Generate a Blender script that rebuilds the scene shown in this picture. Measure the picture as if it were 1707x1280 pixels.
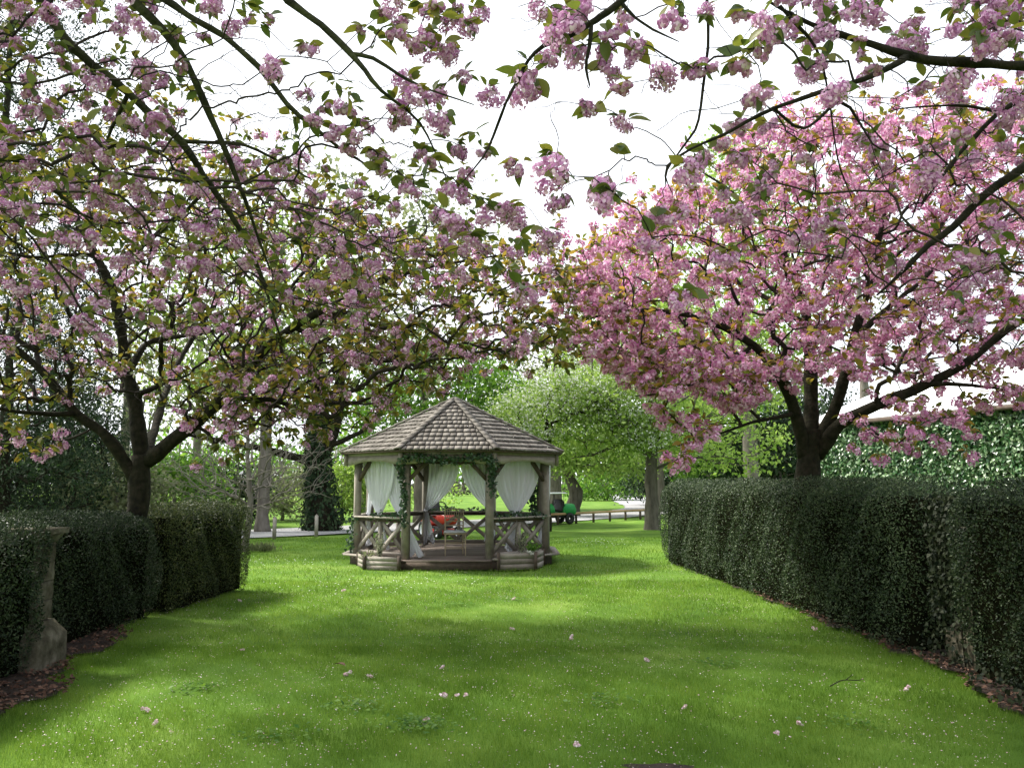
import bpy, math, random
import numpy as np
from mathutils import Vector, Matrix

random.seed(7)
RNG = np.random.default_rng(7)
SC = bpy.context.scene
COL = SC.collection
for o in list(bpy.data.objects):
    bpy.data.objects.remove(o)

# ------------------------------------------------------------------ camera
F = 1378.0                      # focal length in photo pixels (photo 1707 x 1280)
PITCH = math.radians(6.83)
EYE = 1.6
cam_d = bpy.data.cameras.new('camera')
cam_d.sensor_width = 36.0
cam_d.lens = 36.0 * F / 1707.0
cam_d.clip_start = 0.05
cam_d.clip_end = 3000
cam = bpy.data.objects.new('camera', cam_d)
COL.objects.link(cam)
cam.location = (0, 0, EYE)
cam.rotation_euler = (math.radians(90) + PITCH, 0, 0)
SC.camera = cam

# ------------------------------------------------------------------ light
SUN_DIR = Vector((-0.78, 0.36, 1.0)).normalized()     # towards the sun
SUN_EL = math.asin(SUN_DIR.z)
SUN_AZ = math.atan2(SUN_DIR.x, SUN_DIR.y)
w = bpy.data.worlds.new('World')
SC.world = w
w.use_nodes = True
nt = w.node_tree
nt.nodes.clear()
wo = nt.nodes.new('ShaderNodeOutputWorld')
bg = nt.nodes.new('ShaderNodeBackground')
sky = nt.nodes.new('ShaderNodeTexSky')
sky.sky_type = 'NISHITA'
sky.sun_disc = False
sky.sun_elevation = SUN_EL
sky.sun_rotation = SUN_AZ
sky.dust_density = 2.5
sky.air_density = 1.2
tc = nt.nodes.new('ShaderNodeTexCoord')
mp = nt.nodes.new('ShaderNodeMapping')
mp.inputs['Scale'].default_value = (1.0, 1.0, 2.0)
nz = nt.nodes.new('ShaderNodeTexNoise')
nz.inputs['Scale'].default_value = 1.6
nz.inputs['Detail'].default_value = 5
cr = nt.nodes.new('ShaderNodeValToRGB')
cr.color_ramp.elements[0].position = 0.30
cr.color_ramp.elements[0].color = (0.72, 0.72, 0.72, 1)
cr.color_ramp.elements[1].position = 0.55
cr.color_ramp.elements[1].color = (1, 1, 1, 1)
mx = nt.nodes.new('ShaderNodeMix')
mx.data_type = 'RGBA'
mx.inputs[7].default_value = (8.6, 8.9, 9.4, 1)     # bright thin cloud
nt.links.new(tc.outputs['Generated'], mp.inputs['Vector'])
nt.links.new(mp.outputs[0], nz.inputs['Vector'])
nt.links.new(nz.outputs['Fac'], cr.inputs[0])
sx_ = nt.nodes.new('ShaderNodeSeparateXYZ')
mr_ = nt.nodes.new('ShaderNodeMapRange')
mr_.interpolation_type = 'SMOOTHSTEP'
mr_.inputs['From Min'].default_value = 0.22
mr_.inputs['From Max'].default_value = 0.75
mr_.inputs['To Min'].default_value = 1.0
mr_.inputs['To Max'].default_value = 0.45
ml_ = nt.nodes.new('ShaderNodeMath')
ml_.operation = 'MULTIPLY'
nt.links.new(tc.outputs['Generated'], sx_.inputs[0])
nt.links.new(sx_.outputs[0], mr_.inputs['Value'])
nt.links.new(cr.outputs[0], ml_.inputs[0])
nt.links.new(mr_.outputs[0], ml_.inputs[1])
nt.links.new(ml_.outputs[0], mx.inputs[0])
nt.links.new(sky.outputs[0], mx.inputs[6])
nt.links.new(mx.outputs[2], bg.inputs['Color'])
bg.inputs['Strength'].default_value = 0.112
nt.links.new(bg.outputs[0], wo.inputs[0])

sun_d = bpy.data.lights.new('sun', 'SUN')
sun_d.energy = 5.0
sun_d.angle = math.radians(9.0)
sun_d.color = (1.0, 0.95, 0.86)
sun = bpy.data.objects.new('sun', sun_d)
COL.objects.link(sun)
sun.rotation_euler = SUN_DIR.to_track_quat('Z', 'Y').to_euler()
sun.location = (-20, 10, 20)

SC.view_settings.view_transform = 'Standard'
SC.view_settings.look = 'None'
SC.view_settings.exposure = 0.95
SC.view_settings.gamma = 1
SC.view_settings.use_curve_mapping = False
SC.render.engine = 'CYCLES'
cy = SC.cycles
cy.max_bounces = 7
cy.diffuse_bounces = 3
cy.glossy_bounces = 2
cy.transmission_bounces = 5
cy.transparent_max_bounces = 8
cy.caustics_reflective = False
cy.caustics_refractive = False
cy.use_denoising = True


# ------------------------------------------------------------------ geometry helpers
DS, RS = 1.0, 1.0               # distance factor of the tree being laid out


def P(px, py, d):
    """world point seen at photo pixel (px, py) at forward distance d"""
    x = (px - 853.5) / F
    u = (640.0 - py) / F
    fy = math.cos(PITCH) - u * math.sin(PITCH)
    fz = math.sin(PITCH) + u * math.cos(PITCH)
    return np.array([x * d / fy, d, EYE + fz * d / fy])


def G(px, py, z=0.0):
    x = (px - 853.5) / F
    u = (640.0 - py) / F
    fy = math.cos(PITCH) - u * math.sin(PITCH)
    fz = math.sin(PITCH) + u * math.cos(PITCH)
    t = (z - EYE) / fz
    return np.array([x * t, fy * t, z])


def proj(V):
    V = np.asarray(V, float)
    y, z = V[:, 1], V[:, 2] - EYE
    f = y * math.cos(PITCH) + z * math.sin(PITCH)
    u = -y * math.sin(PITCH) + z * math.cos(PITCH)
    f = np.where(np.abs(f) < 1e-6, 1e-6, f)
    return 853.5 + F * V[:, 0] / f, 640 - F * u / f, f


def mesh(name, V, Q=None, T=None, m=None, smooth=False):
    me = bpy.data.meshes.new(name)
    V = np.asarray(V, np.float32).reshape(-1, 3)
    nq = 0 if Q is None else len(Q)
    ntr = 0 if T is None else len(T)
    loops, starts = [], []
    pos = 0
    if nq:
        loops.append(np.asarray(Q, np.int32).ravel())
        starts.append(np.arange(nq, dtype=np.int32) * 4)
        pos = nq * 4
    if ntr:
        loops.append(np.asarray(T, np.int32).ravel())
        starts.append(pos + np.arange(ntr, dtype=np.int32) * 3)
    loops = np.concatenate(loops)
    starts = np.concatenate(starts)
    me.vertices.add(len(V))
    me.vertices.foreach_set('co', V.ravel())
    me.loops.add(len(loops))
    me.loops.foreach_set('vertex_index', loops)
    me.polygons.add(len(starts))
    me.polygons.foreach_set('loop_start', starts)
    if smooth:
        me.polygons.foreach_set('use_smooth', np.ones(len(starts), dtype=bool))
    me.update(calc_edges=True)
    if m:
        me.materials.append(m)
    return me


def link(name, me, parent=None, loc=None, label=None, cat=None, group=None, kind=None):
    o = bpy.data.objects.new(name, me)
    COL.objects.link(o)
    if loc is not None:
        o.location = loc
    if parent is not None:
        o.parent = parent
    if label:
        o['label'] = label
    if cat:
        o['category'] = cat
    if group:
        o['group'] = group
    if kind:
        o['kind'] = kind
    return o


def thing(name, label, cat, loc=(0, 0, 0), group=None):
    o = link(name, None, None, loc, label, cat, group)
    o.empty_display_size = 0.2
    return o


class MB:
    """collects verts / quads / tris"""
    def __init__(s):
        s.V, s.Q, s.T, s.n = [], [], [], 0

    def add(s, V, Q=None, T=None):
        V = np.asarray(V, float).reshape(-1, 3)
        if Q is not None and len(Q):
            s.Q.append(np.asarray(Q, np.int64) + s.n)
        if T is not None and len(T):
            s.T.append(np.asarray(T, np.int64) + s.n)
        s.V.append(V)
        s.n += len(V)
        return s

    BQ = np.array([[0, 3, 2, 1], [4, 5, 6, 7], [0, 1, 5, 4], [1, 2, 6, 5], [2, 3, 7, 6], [3, 0, 4, 7]])

    def box(s, c, sz, R=None):
        x, y, z = np.array(sz) / 2.0
        v = np.array([[-x, -y, -z], [x, -y, -z], [x, y, -z], [-x, y, -z], [-x, -y, z], [x, -y, z], [x, y, z], [-x, y, z]])
        if R is not None:
            v = v @ np.asarray(R).T
        return s.add(v + np.asarray(c, float), MB.BQ)

    def bar(s, a, b, wd, ht, up=(0, 0, 1)):
        """box beam from a to b: width wd (sideways), height ht (along up)"""
        a, b = np.asarray(a, float), np.asarray(b, float)
        t = b - a
        L = np.linalg.norm(t)
        t = t / L
        up = np.asarray(up, float)
        sd = np.cross(t, up)
        if np.linalg.norm(sd) < 1e-5:
            sd = np.cross(t, (0, 1, 0))
        sd /= np.linalg.norm(sd)
        u = np.cross(sd, t)
        R = np.stack([t, sd, u], 1)
        return s.box((a + b) / 2, (L, wd, ht), R)

    def prism(s, poly, z0, z1):
        """vertical prism over a convex xy polygon"""
        n = len(poly)
        p = np.asarray(poly, float)
        v = np.concatenate([np.c_[p, np.full(n, z0)], np.c_[p, np.full(n, z1)]])
        q = [[i, (i + 1) % n, n + (i + 1) % n, n + i] for i in range(n)]
        t = [[0, i + 1, i] for i in range(1, n - 1)] + [[n, n + i, n + i + 1] for i in range(1, n - 1)]
        return s.add(v, q, t)

    def tube(s, pts, rad, k=8, cap=True):
        V, Q, T = tube(pts, rad, k, cap)
        return s.add(V, Q, T)

    def arrays(s):
        V = np.concatenate(s.V)
        Q = np.concatenate(s.Q) if s.Q else None
        T = np.concatenate(s.T) if s.T else None
        return V, Q, T

    def mesh(s, name, m, smooth=False, off=None):
        V, Q, T = s.arrays()
        if off is not None:
            V = V - np.asarray(off)
        return mesh(name, V, Q, T, m, smooth)

    def build(s, name, m, parent=None, smooth=False, **kw):
        off = parent_world(parent)
        return link(name, s.mesh(name, m, smooth, off), parent, **kw)


def parent_world(p):
    off = np.zeros(3)
    while p is not None:
        off = off + np.array(p.location)
        p = p.parent
    return off


def tube(pts, rad, k=8, cap=True):
    pts = np.asarray(pts, float)
    n = len(pts)
    rad = np.broadcast_to(np.asarray(rad, float), (n,))
    t = np.gradient(pts, axis=0)
    t /= np.linalg.norm(t, axis=1)[:, None] + 1e-9
    mean = np.abs(t).mean(0)
    ref = np.zeros(3)
    ref[np.argmin(mean)] = 1
    u = np.cross(t, ref)
    u /= np.linalg.norm(u, axis=1)[:, None] + 1e-9
    v = np.cross(t, u)
    a = np.arange(k) * 2 * math.pi / k
    V = pts[:, None] + rad[:, None, None] * (np.cos(a)[None, :, None] * u[:, None] + np.sin(a)[None, :, None] * v[:, None])
    V = V.reshape(-1, 3)
    i = np.arange(n - 1)[:, None] * k
    j = np.arange(k)[None]
    j2 = (j + 1) % k
    Q = np.stack([i + j, i + j2, i + k + j2, i + k + j], -1).reshape(-1, 4)
    T = None
    if cap and k >= 5:
        T = []
        for b in (0, (n - 1) * k):
            for q in range(1, k - 1):
                T.append([b, b + q, b + q + 1] if b else [b, b + q + 1, b + q])
        T = np.array(T)
    return V, Q, T


def norm(a):
    return a / (np.linalg.norm(a, axis=-1, keepdims=True) + 1e-9)


def frames(axis, nrm_hint):
    """(n,3,3) rotation with local Y along axis, local Z near nrm_hint"""
    y = norm(axis)
    x = norm(np.cross(y, nrm_hint))
    z = np.cross(x, y)
    return np.stack([x, y, z], -1)


def scatter(tmpl, pos, R, scl):
    """copies of template (V, Q, T) -> arrays"""
    V, Q, T = tmpl
    V = np.asarray(V, float)
    n, k = len(pos), len(V)
    scl = np.asarray(scl, float)
    if scl.ndim == 1:
        W = np.einsum('nij,kj->nki', R, V) * scl[:, None, None]
    else:
        W = np.einsum('nij,nkj->nki', R, V[None] * scl[:, None, :])
    W = W + pos[:, None, :]
    o = (np.arange(n) * k)[:, None, None]
    q = None if Q is None else (np.asarray(Q)[None] + o).reshape(-1, 4)
    t = None if T is None else (np.asarray(T)[None] + o).reshape(-1, 3)
    return W.reshape(-1, 3), q, t


def rand_dirs(n, rng=RNG):
    return norm(rng.normal(size=(n, 3)))


# ------------------------------------------------------------------ materials
def mat(name, c1, c2=None, rough=0.7, trans=0.0, tcol=None, spec=0.3, nscale=8.0, bump=0.0, stretch=None, rnd=0.5, noise=0.5, c3=None, bscale=None, alpha=1.0):
    """procedural material: colour between c1 and c2 by per-piece random and noise; optional translucency and bump"""
    m = bpy.data.materials.new(name)
    m.use_nodes = True
    n = m.node_tree
    n.nodes.clear()
    L = n.links.new
    out = n.nodes.new('ShaderNodeOutputMaterial')
    pb = n.nodes.new('ShaderNodeBsdfPrincipled')
    pb.inputs['Roughness'].default_value = rough
    pb.inputs['Specular IOR Level'].default_value = spec
    c2 = c2 or c1
    geo = n.nodes.new('ShaderNodeNewGeometry')
    oi = n.nodes.new('ShaderNodeObjectInfo')
    add = n.nodes.new('ShaderNodeMath')
    add.operation = 'ADD'
    L(geo.outputs['Random Per Island'], add.inputs[0])
    L(oi.outputs['Random'], add.inputs[1])
    fr = n.nodes.new('ShaderNodeMath')
    fr.operation = 'FRACT'
    L(add.outputs[0], fr.inputs[0])
    tcn = n.nodes.new('ShaderNodeTexCoord')
    mpn = n.nodes.new('ShaderNodeMapping')
    if stretch:
        mpn.inputs['Scale'].default_value = stretch
    L(tcn.outputs['Object'], mpn.inputs['Vector'])
    ns = n.nodes.new('ShaderNodeTexNoise')
    ns.inputs['Scale'].default_value = nscale
    ns.inputs['Detail'].default_value = 5
    L(mpn.outputs[0], ns.inputs['Vector'])
    # factor = rnd*random + noise*(noise-0.5)*2 + (1-rnd)/2
    a1 = n.nodes.new('ShaderNodeMath')
    a1.operation = 'MULTIPLY_ADD'
    L(fr.outputs[0], a1.inputs[0])
    a1.inputs[1].default_value = rnd
    a1.inputs[2].default_value = (1 - rnd) / 2 - noise
    a2 = n.nodes.new('ShaderNodeMath')
    a2.operation = 'MULTIPLY_ADD'
    L(ns.outputs['Fac'], a2.inputs[0])
    a2.inputs[1].default_value = noise * 2
    L(a1.outputs[0], a2.inputs[2])
    rp = n.nodes.new('ShaderNodeValToRGB')
    e = rp.color_ramp.elements
    e[0].color = (*c1, 1)
    e[1].color = (*c2, 1)
    e[0].position = 0.1
    e[1].position = 0.9
    if c3:
        x = e.new(0.5)
        x.color = (*c3, 1)
    L(a2.outputs[0], rp.inputs[0])
    L(rp.outputs[0], pb.inputs['Base Color'])
    if bump:
        bn = n.nodes.new('ShaderNodeTexNoise')
        bn.inputs['Scale'].default_value = bscale or nscale * 3
        bn.inputs['Detail'].default_value = 6
        L(mpn.outputs[0], bn.inputs['Vector'])
        bp = n.nodes.new('ShaderNodeBump')
        bp.inputs['Strength'].default_value = bump
        bp.inputs['Distance'].default_value = 0.02
        L(bn.outputs['Fac'], bp.inputs['Height'])
        L(bp.outputs[0], pb.inputs['Normal'])
    last = pb.outputs[0]
    if trans:
        tr = n.nodes.new('ShaderNodeBsdfTranslucent')
        if tcol:
            mc = n.nodes.new('ShaderNodeMix')
            mc.data_type = 'RGBA'
            mc.blend_type = 'MULTIPLY'
            mc.inputs[0].default_value = 1
            L(rp.outputs[0], mc.inputs[6])
            mc.inputs[7].default_value = (*tcol, 1)
            L(mc.outputs[2], tr.inputs[0])
        else:
            L(rp.outputs[0], tr.inputs[0])
        ms = n.nodes.new('ShaderNodeMixShader')
        ms.inputs[0].default_value = trans
        L(last, ms.inputs[1])
        L(tr.outputs[0], ms.inputs[2])
        last = ms.outputs[0]
    if alpha < 1:
        tp = n.nodes.new('ShaderNodeBsdfTransparent')
        ms = n.nodes.new('ShaderNodeMixShader')
        ms.inputs[0].default_value = alpha
        L(tp.outputs[0], ms.inputs[1])
        L(last, ms.inputs[2])
        last = ms.outputs[0]
    L(last, out.inputs[0])
    return m


M = {}
M['grass'] = mat('grass_blade', (0.068, 0.140, 0.018), (0.225, 0.325, 0.065), 0.55, trans=0.47, tcol=(1.3, 1.3, 0.8), nscale=1.3, rnd=0.6, noise=0.7, spec=0.2, c3=(0.130, 0.235, 0.032))
M['lawn'] = mat('lawn', (0.052, 0.112, 0.015), (0.155, 0.24, 0.042), 0.9, nscale=0.7, rnd=0.0, noise=1.0, bump=0.6, bscale=60, spec=0.08, c3=(0.098, 0.185, 0.025))
M['soil'] = mat('soil', (0.018, 0.012, 0.009), (0.06, 0.042, 0.032), 0.95, nscale=14, rnd=0, noise=0.8, bump=0.9, bscale=40)
M['litter'] = mat('leaf_litter', (0.06, 0.028, 0.018), (0.16, 0.09, 0.06), 0.8, rnd=1, noise=0.2)
M['road'] = mat('road', (0.20, 0.20, 0.21), (0.34, 0.335, 0.34), 0.9, nscale=3, rnd=0, noise=0.6, bump=0.3, bscale=50)
M['bark'] = mat('bark', (0.008, 0.007, 0.005), (0.034, 0.027, 0.019), 0.9, nscale=14, rnd=0, noise=0.9, bump=1.0, bscale=30, c3=(0.019, 0.018, 0.010), spec=0.15)
M['mossy_bark'] = mat('mossy_bark', (0.012, 0.012, 0.007), (0.060, 0.066, 0.026), 0.9, nscale=9, rnd=0, noise=0.9, bump=1.0, bscale=40, c3=(0.030, 0.032, 0.014), spec=0.15)
M['twig'] = mat('twig', (0.012, 0.009, 0.007), (0.040, 0.032, 0.024), 0.85, nscale=5, rnd=0.6, noise=0.4, spec=0.2)
M['pale_bark'] = mat('pale_bark', (0.10, 0.085, 0.07), (0.20, 0.18, 0.155), 0.9, nscale=9, rnd=0, noise=0.9, bump=0.8, bscale=26, stretch=(1, 1, 0.3))
M['bare_twig'] = mat('bare_twig', (0.10, 0.09, 0.075), (0.20, 0.18, 0.15), 0.85, rnd=0.7)
M['blossom'] = mat('blossom', (0.47, 0.18, 0.40), (0.91, 0.71, 0.86), 0.7, trans=0.42, rnd=0.9, noise=0.25, nscale=30, spec=0.1, c3=(0.75, 0.43, 0.66))  # lilac cast of shade and sky light is put into this colour
M['cherry_leaf'] = mat('cherry_leaf', (0.065, 0.105, 0.026), (0.20, 0.20, 0.050), 0.45, trans=0.48, tcol=(1.5, 1.4, 0.75), rnd=1.0, noise=0.15, spec=0.4, c3=(0.115, 0.15, 0.036))
M['bronze_leaf'] = mat('bronze_leaf', (0.07, 0.11, 0.026), (0.24, 0.19, 0.05), 0.5, trans=0.47, tcol=(1.5, 1.35, 0.75), rnd=1.0, noise=0.15, spec=0.35, c3=(0.14, 0.16, 0.036))
M['amber_leaf'] = mat('amber_leaf', (0.085, 0.12, 0.028), (0.31, 0.22, 0.058), 0.5, trans=0.47, tcol=(1.45, 1.3, 0.75), rnd=1.0, noise=0.15, spec=0.35, c3=(0.185, 0.18, 0.040))
M['lit_pink_blossom'] = mat('lit_pink_blossom', (0.54, 0.175, 0.40), (0.93, 0.69, 0.845), 0.7, trans=0.42, rnd=0.9, noise=0.25, nscale=30, spec=0.1, c3=(0.80, 0.42, 0.65))  # warmer blossom copy, sunlight on the right cherry painted into it
M['hedge'] = mat('hedge_leaf', (0.009, 0.022, 0.008), (0.068, 0.095, 0.040), 0.5, trans=0.18, rnd=0.9, noise=0.5, nscale=1.4, spec=0.28, c3=(0.024, 0.043, 0.017))
M['hedge_lit'] = mat('hedge_lit', (0.012, 0.028, 0.011), (0.105, 0.145, 0.065), 0.5, trans=0.18, rnd=0.9, noise=0.5, nscale=1.4, spec=0.30, c3=(0.040, 0.068, 0.028))  # lighter hedge leaf copy, sun on the long right hedge painted in
M['hedge_lit_yellow'] = mat('hedge_lit_yellow_leaf', (0.012, 0.026, 0.008), (0.12, 0.14, 0.042), 0.5, trans=0.25, rnd=0.9, noise=0.5, nscale=1.4, spec=0.30, c3=(0.042, 0.064, 0.020))  # yellow-green of the sunlit hedge top, put into the leaf colour
M['grey_bark'] = mat('grey_bark', (0.05, 0.046, 0.036), (0.13, 0.12, 0.095), 0.9, nscale=9, rnd=0, noise=0.9, bump=0.8, bscale=26, stretch=(1, 1, 0.3), spec=0.15)
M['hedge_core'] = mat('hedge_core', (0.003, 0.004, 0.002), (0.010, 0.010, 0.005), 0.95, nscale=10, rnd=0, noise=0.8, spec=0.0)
M['fresh'] = mat('fresh_leaf', (0.14, 0.24, 0.04), (0.35, 0.46, 0.14), 0.5, trans=0.48, tcol=(1.2, 1.25, 0.85), rnd=0.9, noise=0.3, nscale=0.4)
M['mid'] = mat('green_leaf', (0.05, 0.14, 0.018), (0.16, 0.28, 0.05), 0.5, trans=0.45, tcol=(1.4, 1.4, 0.8), rnd=0.9, noise=0.3, nscale=0.4)
M['dark'] = mat('evergreen_leaf', (0.012, 0.030, 0.014), (0.05, 0.08, 0.035), 0.6, trans=0.15, rnd=0.9, noise=0.3, nscale=0.5, spec=0.15)
M['dull'] = mat('olive_leaf', (0.12, 0.15, 0.06), (0.27, 0.30, 0.15), 0.55, trans=0.45, rnd=0.9, noise=0.3, nscale=0.4)
M['thorn'] = mat('thorn_hedge', (0.05, 0.05, 0.035), (0.13, 0.13, 0.09), 0.8, trans=0.2, rnd=0.9, noise=0.3, nscale=0.3)
M['white_petal'] = mat('white_petal', (0.62, 0.64, 0.56), (0.86, 0.86, 0.82), 0.6, trans=0.35, rnd=0.8, noise=0.1)
M['ivy'] = mat('ivy_leaf', (0.016, 0.042, 0.020), (0.065, 0.125, 0.05), 0.45, trans=0.2, rnd=1, noise=0.2, spec=0.35)
M['dark_ivy'] = mat('dark_ivy_leaf', (0.008, 0.015, 0.007), (0.028, 0.036, 0.016), 0.55, trans=0.1, rnd=1, noise=0.2, spec=0.15)
M['wall_leaf'] = mat('plastic_leaf', (0.022, 0.085, 0.024), (0.28, 0.39, 0.21), 0.32, trans=0.25, rnd=1, noise=0.35, nscale=1.1, spec=0.7, c3=(0.075, 0.18, 0.06))
M['wall_net'] = mat('wall_backing', (0.012, 0.025, 0.012), (0.035, 0.05, 0.025), 0.9, nscale=20, rnd=0, noise=0.8)
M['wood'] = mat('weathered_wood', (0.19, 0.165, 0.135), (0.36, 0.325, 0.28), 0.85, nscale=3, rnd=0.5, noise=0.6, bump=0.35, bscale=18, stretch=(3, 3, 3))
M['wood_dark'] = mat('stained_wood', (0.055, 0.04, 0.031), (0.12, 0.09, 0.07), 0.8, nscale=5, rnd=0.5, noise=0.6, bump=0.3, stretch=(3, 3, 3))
M['deck'] = mat('deck_board', (0.15, 0.115, 0.095), (0.26, 0.215, 0.185), 0.8, nscale=4, rnd=0.7, noise=0.5, bump=0.3, stretch=(1, 8, 8))
M['shingle'] = mat('cedar_shingle', (0.095, 0.084, 0.072), (0.215, 0.195, 0.17), 0.9, nscale=5, rnd=0.75, noise=0.6, bump=0.2, bscale=20, stretch=(4, 1.5, 1.5), c3=(0.15, 0.136, 0.116))
M['sheer'] = mat('sheer_fabric', (0.88, 0.89, 0.94), (0.93, 0.94, 0.97), 0.9, trans=0.5, rnd=0, noise=0.1, spec=0.05)
M['stone'] = mat('weathered_stone', (0.045, 0.040, 0.026), (0.175, 0.16, 0.12), 0.92, nscale=9, rnd=0.1, noise=1.1, bump=0.9, bscale=25, c3=(0.095, 0.087, 0.06), spec=0.1)
M['chair'] = mat('limewashed_wood', (0.42, 0.335, 0.215), (0.55, 0.46, 0.32), 0.5, nscale=9, rnd=0, noise=0.5)
M['cushion'] = mat('cushion_fabric', (0.60, 0.63, 0.70), (0.7, 0.72, 0.78), 0.9, rnd=0, noise=0.2)
M['red'] = mat('red_paint', (0.36, 0.022, 0.014), (0.46, 0.035, 0.02), 0.35, rnd=0, noise=0.2, spec=0.5)
M['green'] = mat('green_paint', (0.012, 0.20, 0.045), (0.03, 0.30, 0.075), 0.55, rnd=0, noise=0.6, spec=0.3)
M['black'] = mat('black_plastic', (0.012, 0.012, 0.013), (0.03, 0.03, 0.03), 0.6, rnd=0, noise=0.4)
M['pvc'] = mat('white_sheeting', (0.74, 0.77, 0.80), (0.82, 0.84, 0.86), 0.5, rnd=0, noise=0.3, nscale=1)
M['fallen'] = mat('fallen_petal', (0.55, 0.33, 0.38), (0.84, 0.72, 0.74), 0.7, trans=0.2, rnd=1, noise=0.1)
M['varieg'] = mat('variegated_leaf', (0.13, 0.17, 0.08), (0.50, 0.50, 0.36), 0.5, trans=0.25, rnd=1, noise=0.1)
M['rail'] = mat('orange_timber', (0.30, 0.18, 0.09), (0.42, 0.28, 0.16), 0.8, nscale=5, rnd=0.2, noise=0.5, stretch=(1, 6, 6))

# ------------------------------------------------------------------ leaf, petal and cluster templates
LEAF1 = (np.array([[0, 0, 0], [0.30, 0.48, 0.06], [0, 1, -0.06], [-0.30, 0.48, 0.06]]), None, np.array([[0, 1, 2], [0, 2, 3]]))
LEAF4 = (np.array([[0, 0, 0], [0.26, 0.36, 0.07], [0.23, 0.68, 0.02], [0, 1.05, -0.18], [-0.23, 0.68, 0.02], [-0.26, 0.36, 0.07], [0, 0.38, 0.0], [0, 0.70, -0.05]]),
         np.array([[6, 1, 2, 7], [5, 6, 7, 4]]), np.array([[0, 1, 6], [0, 6, 5], [7, 2, 3], [4, 7, 3]]))
NEEDLE = (np.array([[0, 0, 0], [0.10, 0.5, 0.02], [0, 1, 0], [-0.10, 0.5, 0.02]]), None, np.array([[0, 1, 2], [0, 2, 3]]))


def near_leaf(seed):
    """a broad toothed cherry leaf with a folded midrib and drooping tip, length 1"""
    rng = np.random.default_rng(seed)
    ys = np.array([0.0, 0.14, 0.32, 0.52, 0.70, 0.85, 1.0])
    wd = np.array([0.015, 0.16, 0.255, 0.27, 0.215, 0.11, 0.0])
    curl = rng.uniform(0.1, 0.32)
    V = []
    for y, x in zip(ys, wd):
        z = -curl * y * y
        V += [[-x, y, z + 0.35 * x], [0, y, z], [x, y, z + 0.35 * x]]
    Q = []
    for i in range(len(ys) - 1):
        b = i * 3
        Q += [[b, b + 1, b + 4, b + 3], [b + 1, b + 2, b + 5, b + 4]]
    return np.array(V), np.array(Q), None


def cluster(seed, nf, npet, psize, rad):
    """hanging bunch of double blossoms: flowers round a centre below the origin, each a ruffled ball of petals"""
    rng = np.random.default_rng(seed)
    pos, axis, hint = [], [], []
    golden = math.pi * (3 - math.sqrt(5))
    for f in range(nf):
        a = f * golden + rng.uniform(-.4, .4)
        zf = -rng.uniform(0.25, 1.35)
        rr = rad * math.sqrt(max(0.1, 1 - (zf + 0.7) ** 2))
        c = np.array([math.cos(a) * rr, math.sin(a) * rr, zf * rad])
        fr = rad * rng.uniform(0.5, 0.66)
        for k in range(npet):
            zz = 1 - 2 * (k + .5) / npet
            b = k * golden + f
            s = math.sqrt(1 - zz * zz)
            d = np.array([s * math.cos(b), s * math.sin(b), zz])
            tang = np.cross(d, rng.normal(size=3))
            tang /= np.linalg.norm(tang)
            pos.append(c + d * fr * rng.uniform(0.72, 1.0) - tang * psize * 0.45)
            axis.append(tang + d * rng.uniform(-0.25, 0.55))
            hint.append(d)
    pos, axis, hint = map(np.array, (pos, axis, hint))
    R = frames(axis, hint)
    petal = (np.array([[-.12, 0, 0], [.12, 0, 0], [.46, .62, .1], [.2, 1, .0], [-.2, 1, .0], [-.46, .62, .1]]),
             np.array([[0, 1, 2, 5], [5, 2, 3, 4]]), None)
    if npet < 12:
        petal = (np.array([[0, 0, 0], [.5, .55, .1], [0, 1, -.05], [-.5, .55, .1]]), None, np.array([[0, 1, 2], [0, 2, 3]]))
    return scatter(petal, pos, R, rng.uniform(0.8, 1.15, len(pos)) * psize)


CL_NEAR = [cluster(10, 6, 22, 0.022, 0.040), cluster(11, 8, 22, 0.0225, 0.047), cluster(12, 10, 20, 0.0215, 0.053), cluster(13, 12, 18, 0.022, 0.058), cluster(14, 5, 24, 0.021, 0.034)]
CL_MID = [cluster(30 + i, 7, 9, 0.031, 0.050) for i in range(4)]
LEAF_NEAR = [near_leaf(i) for i in range(4)]


# ------------------------------------------------------------------ tree skeleton engine
def spline(pts, rad, step=0.12, jit=0.0, rng=RNG):
    pts = np.asarray(pts, float)
    rad = np.asarray(rad, float)
    n = len(pts)
    if n < 3:
        pts = np.stack([pts[0], (pts[0] + pts[-1]) / 2, pts[-1]])
        rad = np.array([rad[0], (rad[0] + rad[-1]) / 2, rad[-1]])
        n = 3
    ext = np.concatenate([[2 * pts[0] - pts[1]], pts, [2 * pts[-1] - pts[-2]]])
    o, r = [], []
    for i in range(n - 1):
        p0, p1, p2, p3 = ext[i:i + 4]
        k = max(2, int(np.linalg.norm(p2 - p1) / step))
        for t in np.arange(k) / k:
            o.append(0.5 * ((2 * p1) + (-p0 + p2) * t + (2 * p0 - 5 * p1 + 4 * p2 - p3) * t * t + (-p0 + 3 * p1 - 3 * p2 + p3) * t ** 3))
            r.append(rad[i] * (1 - t) + rad[i + 1] * t)
    o.append(pts[-1])
    r.append(rad[-1])
    o, r = np.array(o), np.array(r)
    if jit:
        j = rng.normal(size=o.shape) * jit
        j = (j + np.roll(j, 1, 0) + np.roll(j, -1, 0)) / 1.7
        j[0] = j[-1] = 0
        o = o + j * np.minimum(1, r / 0.03)[:, None]
    return o, r


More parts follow.
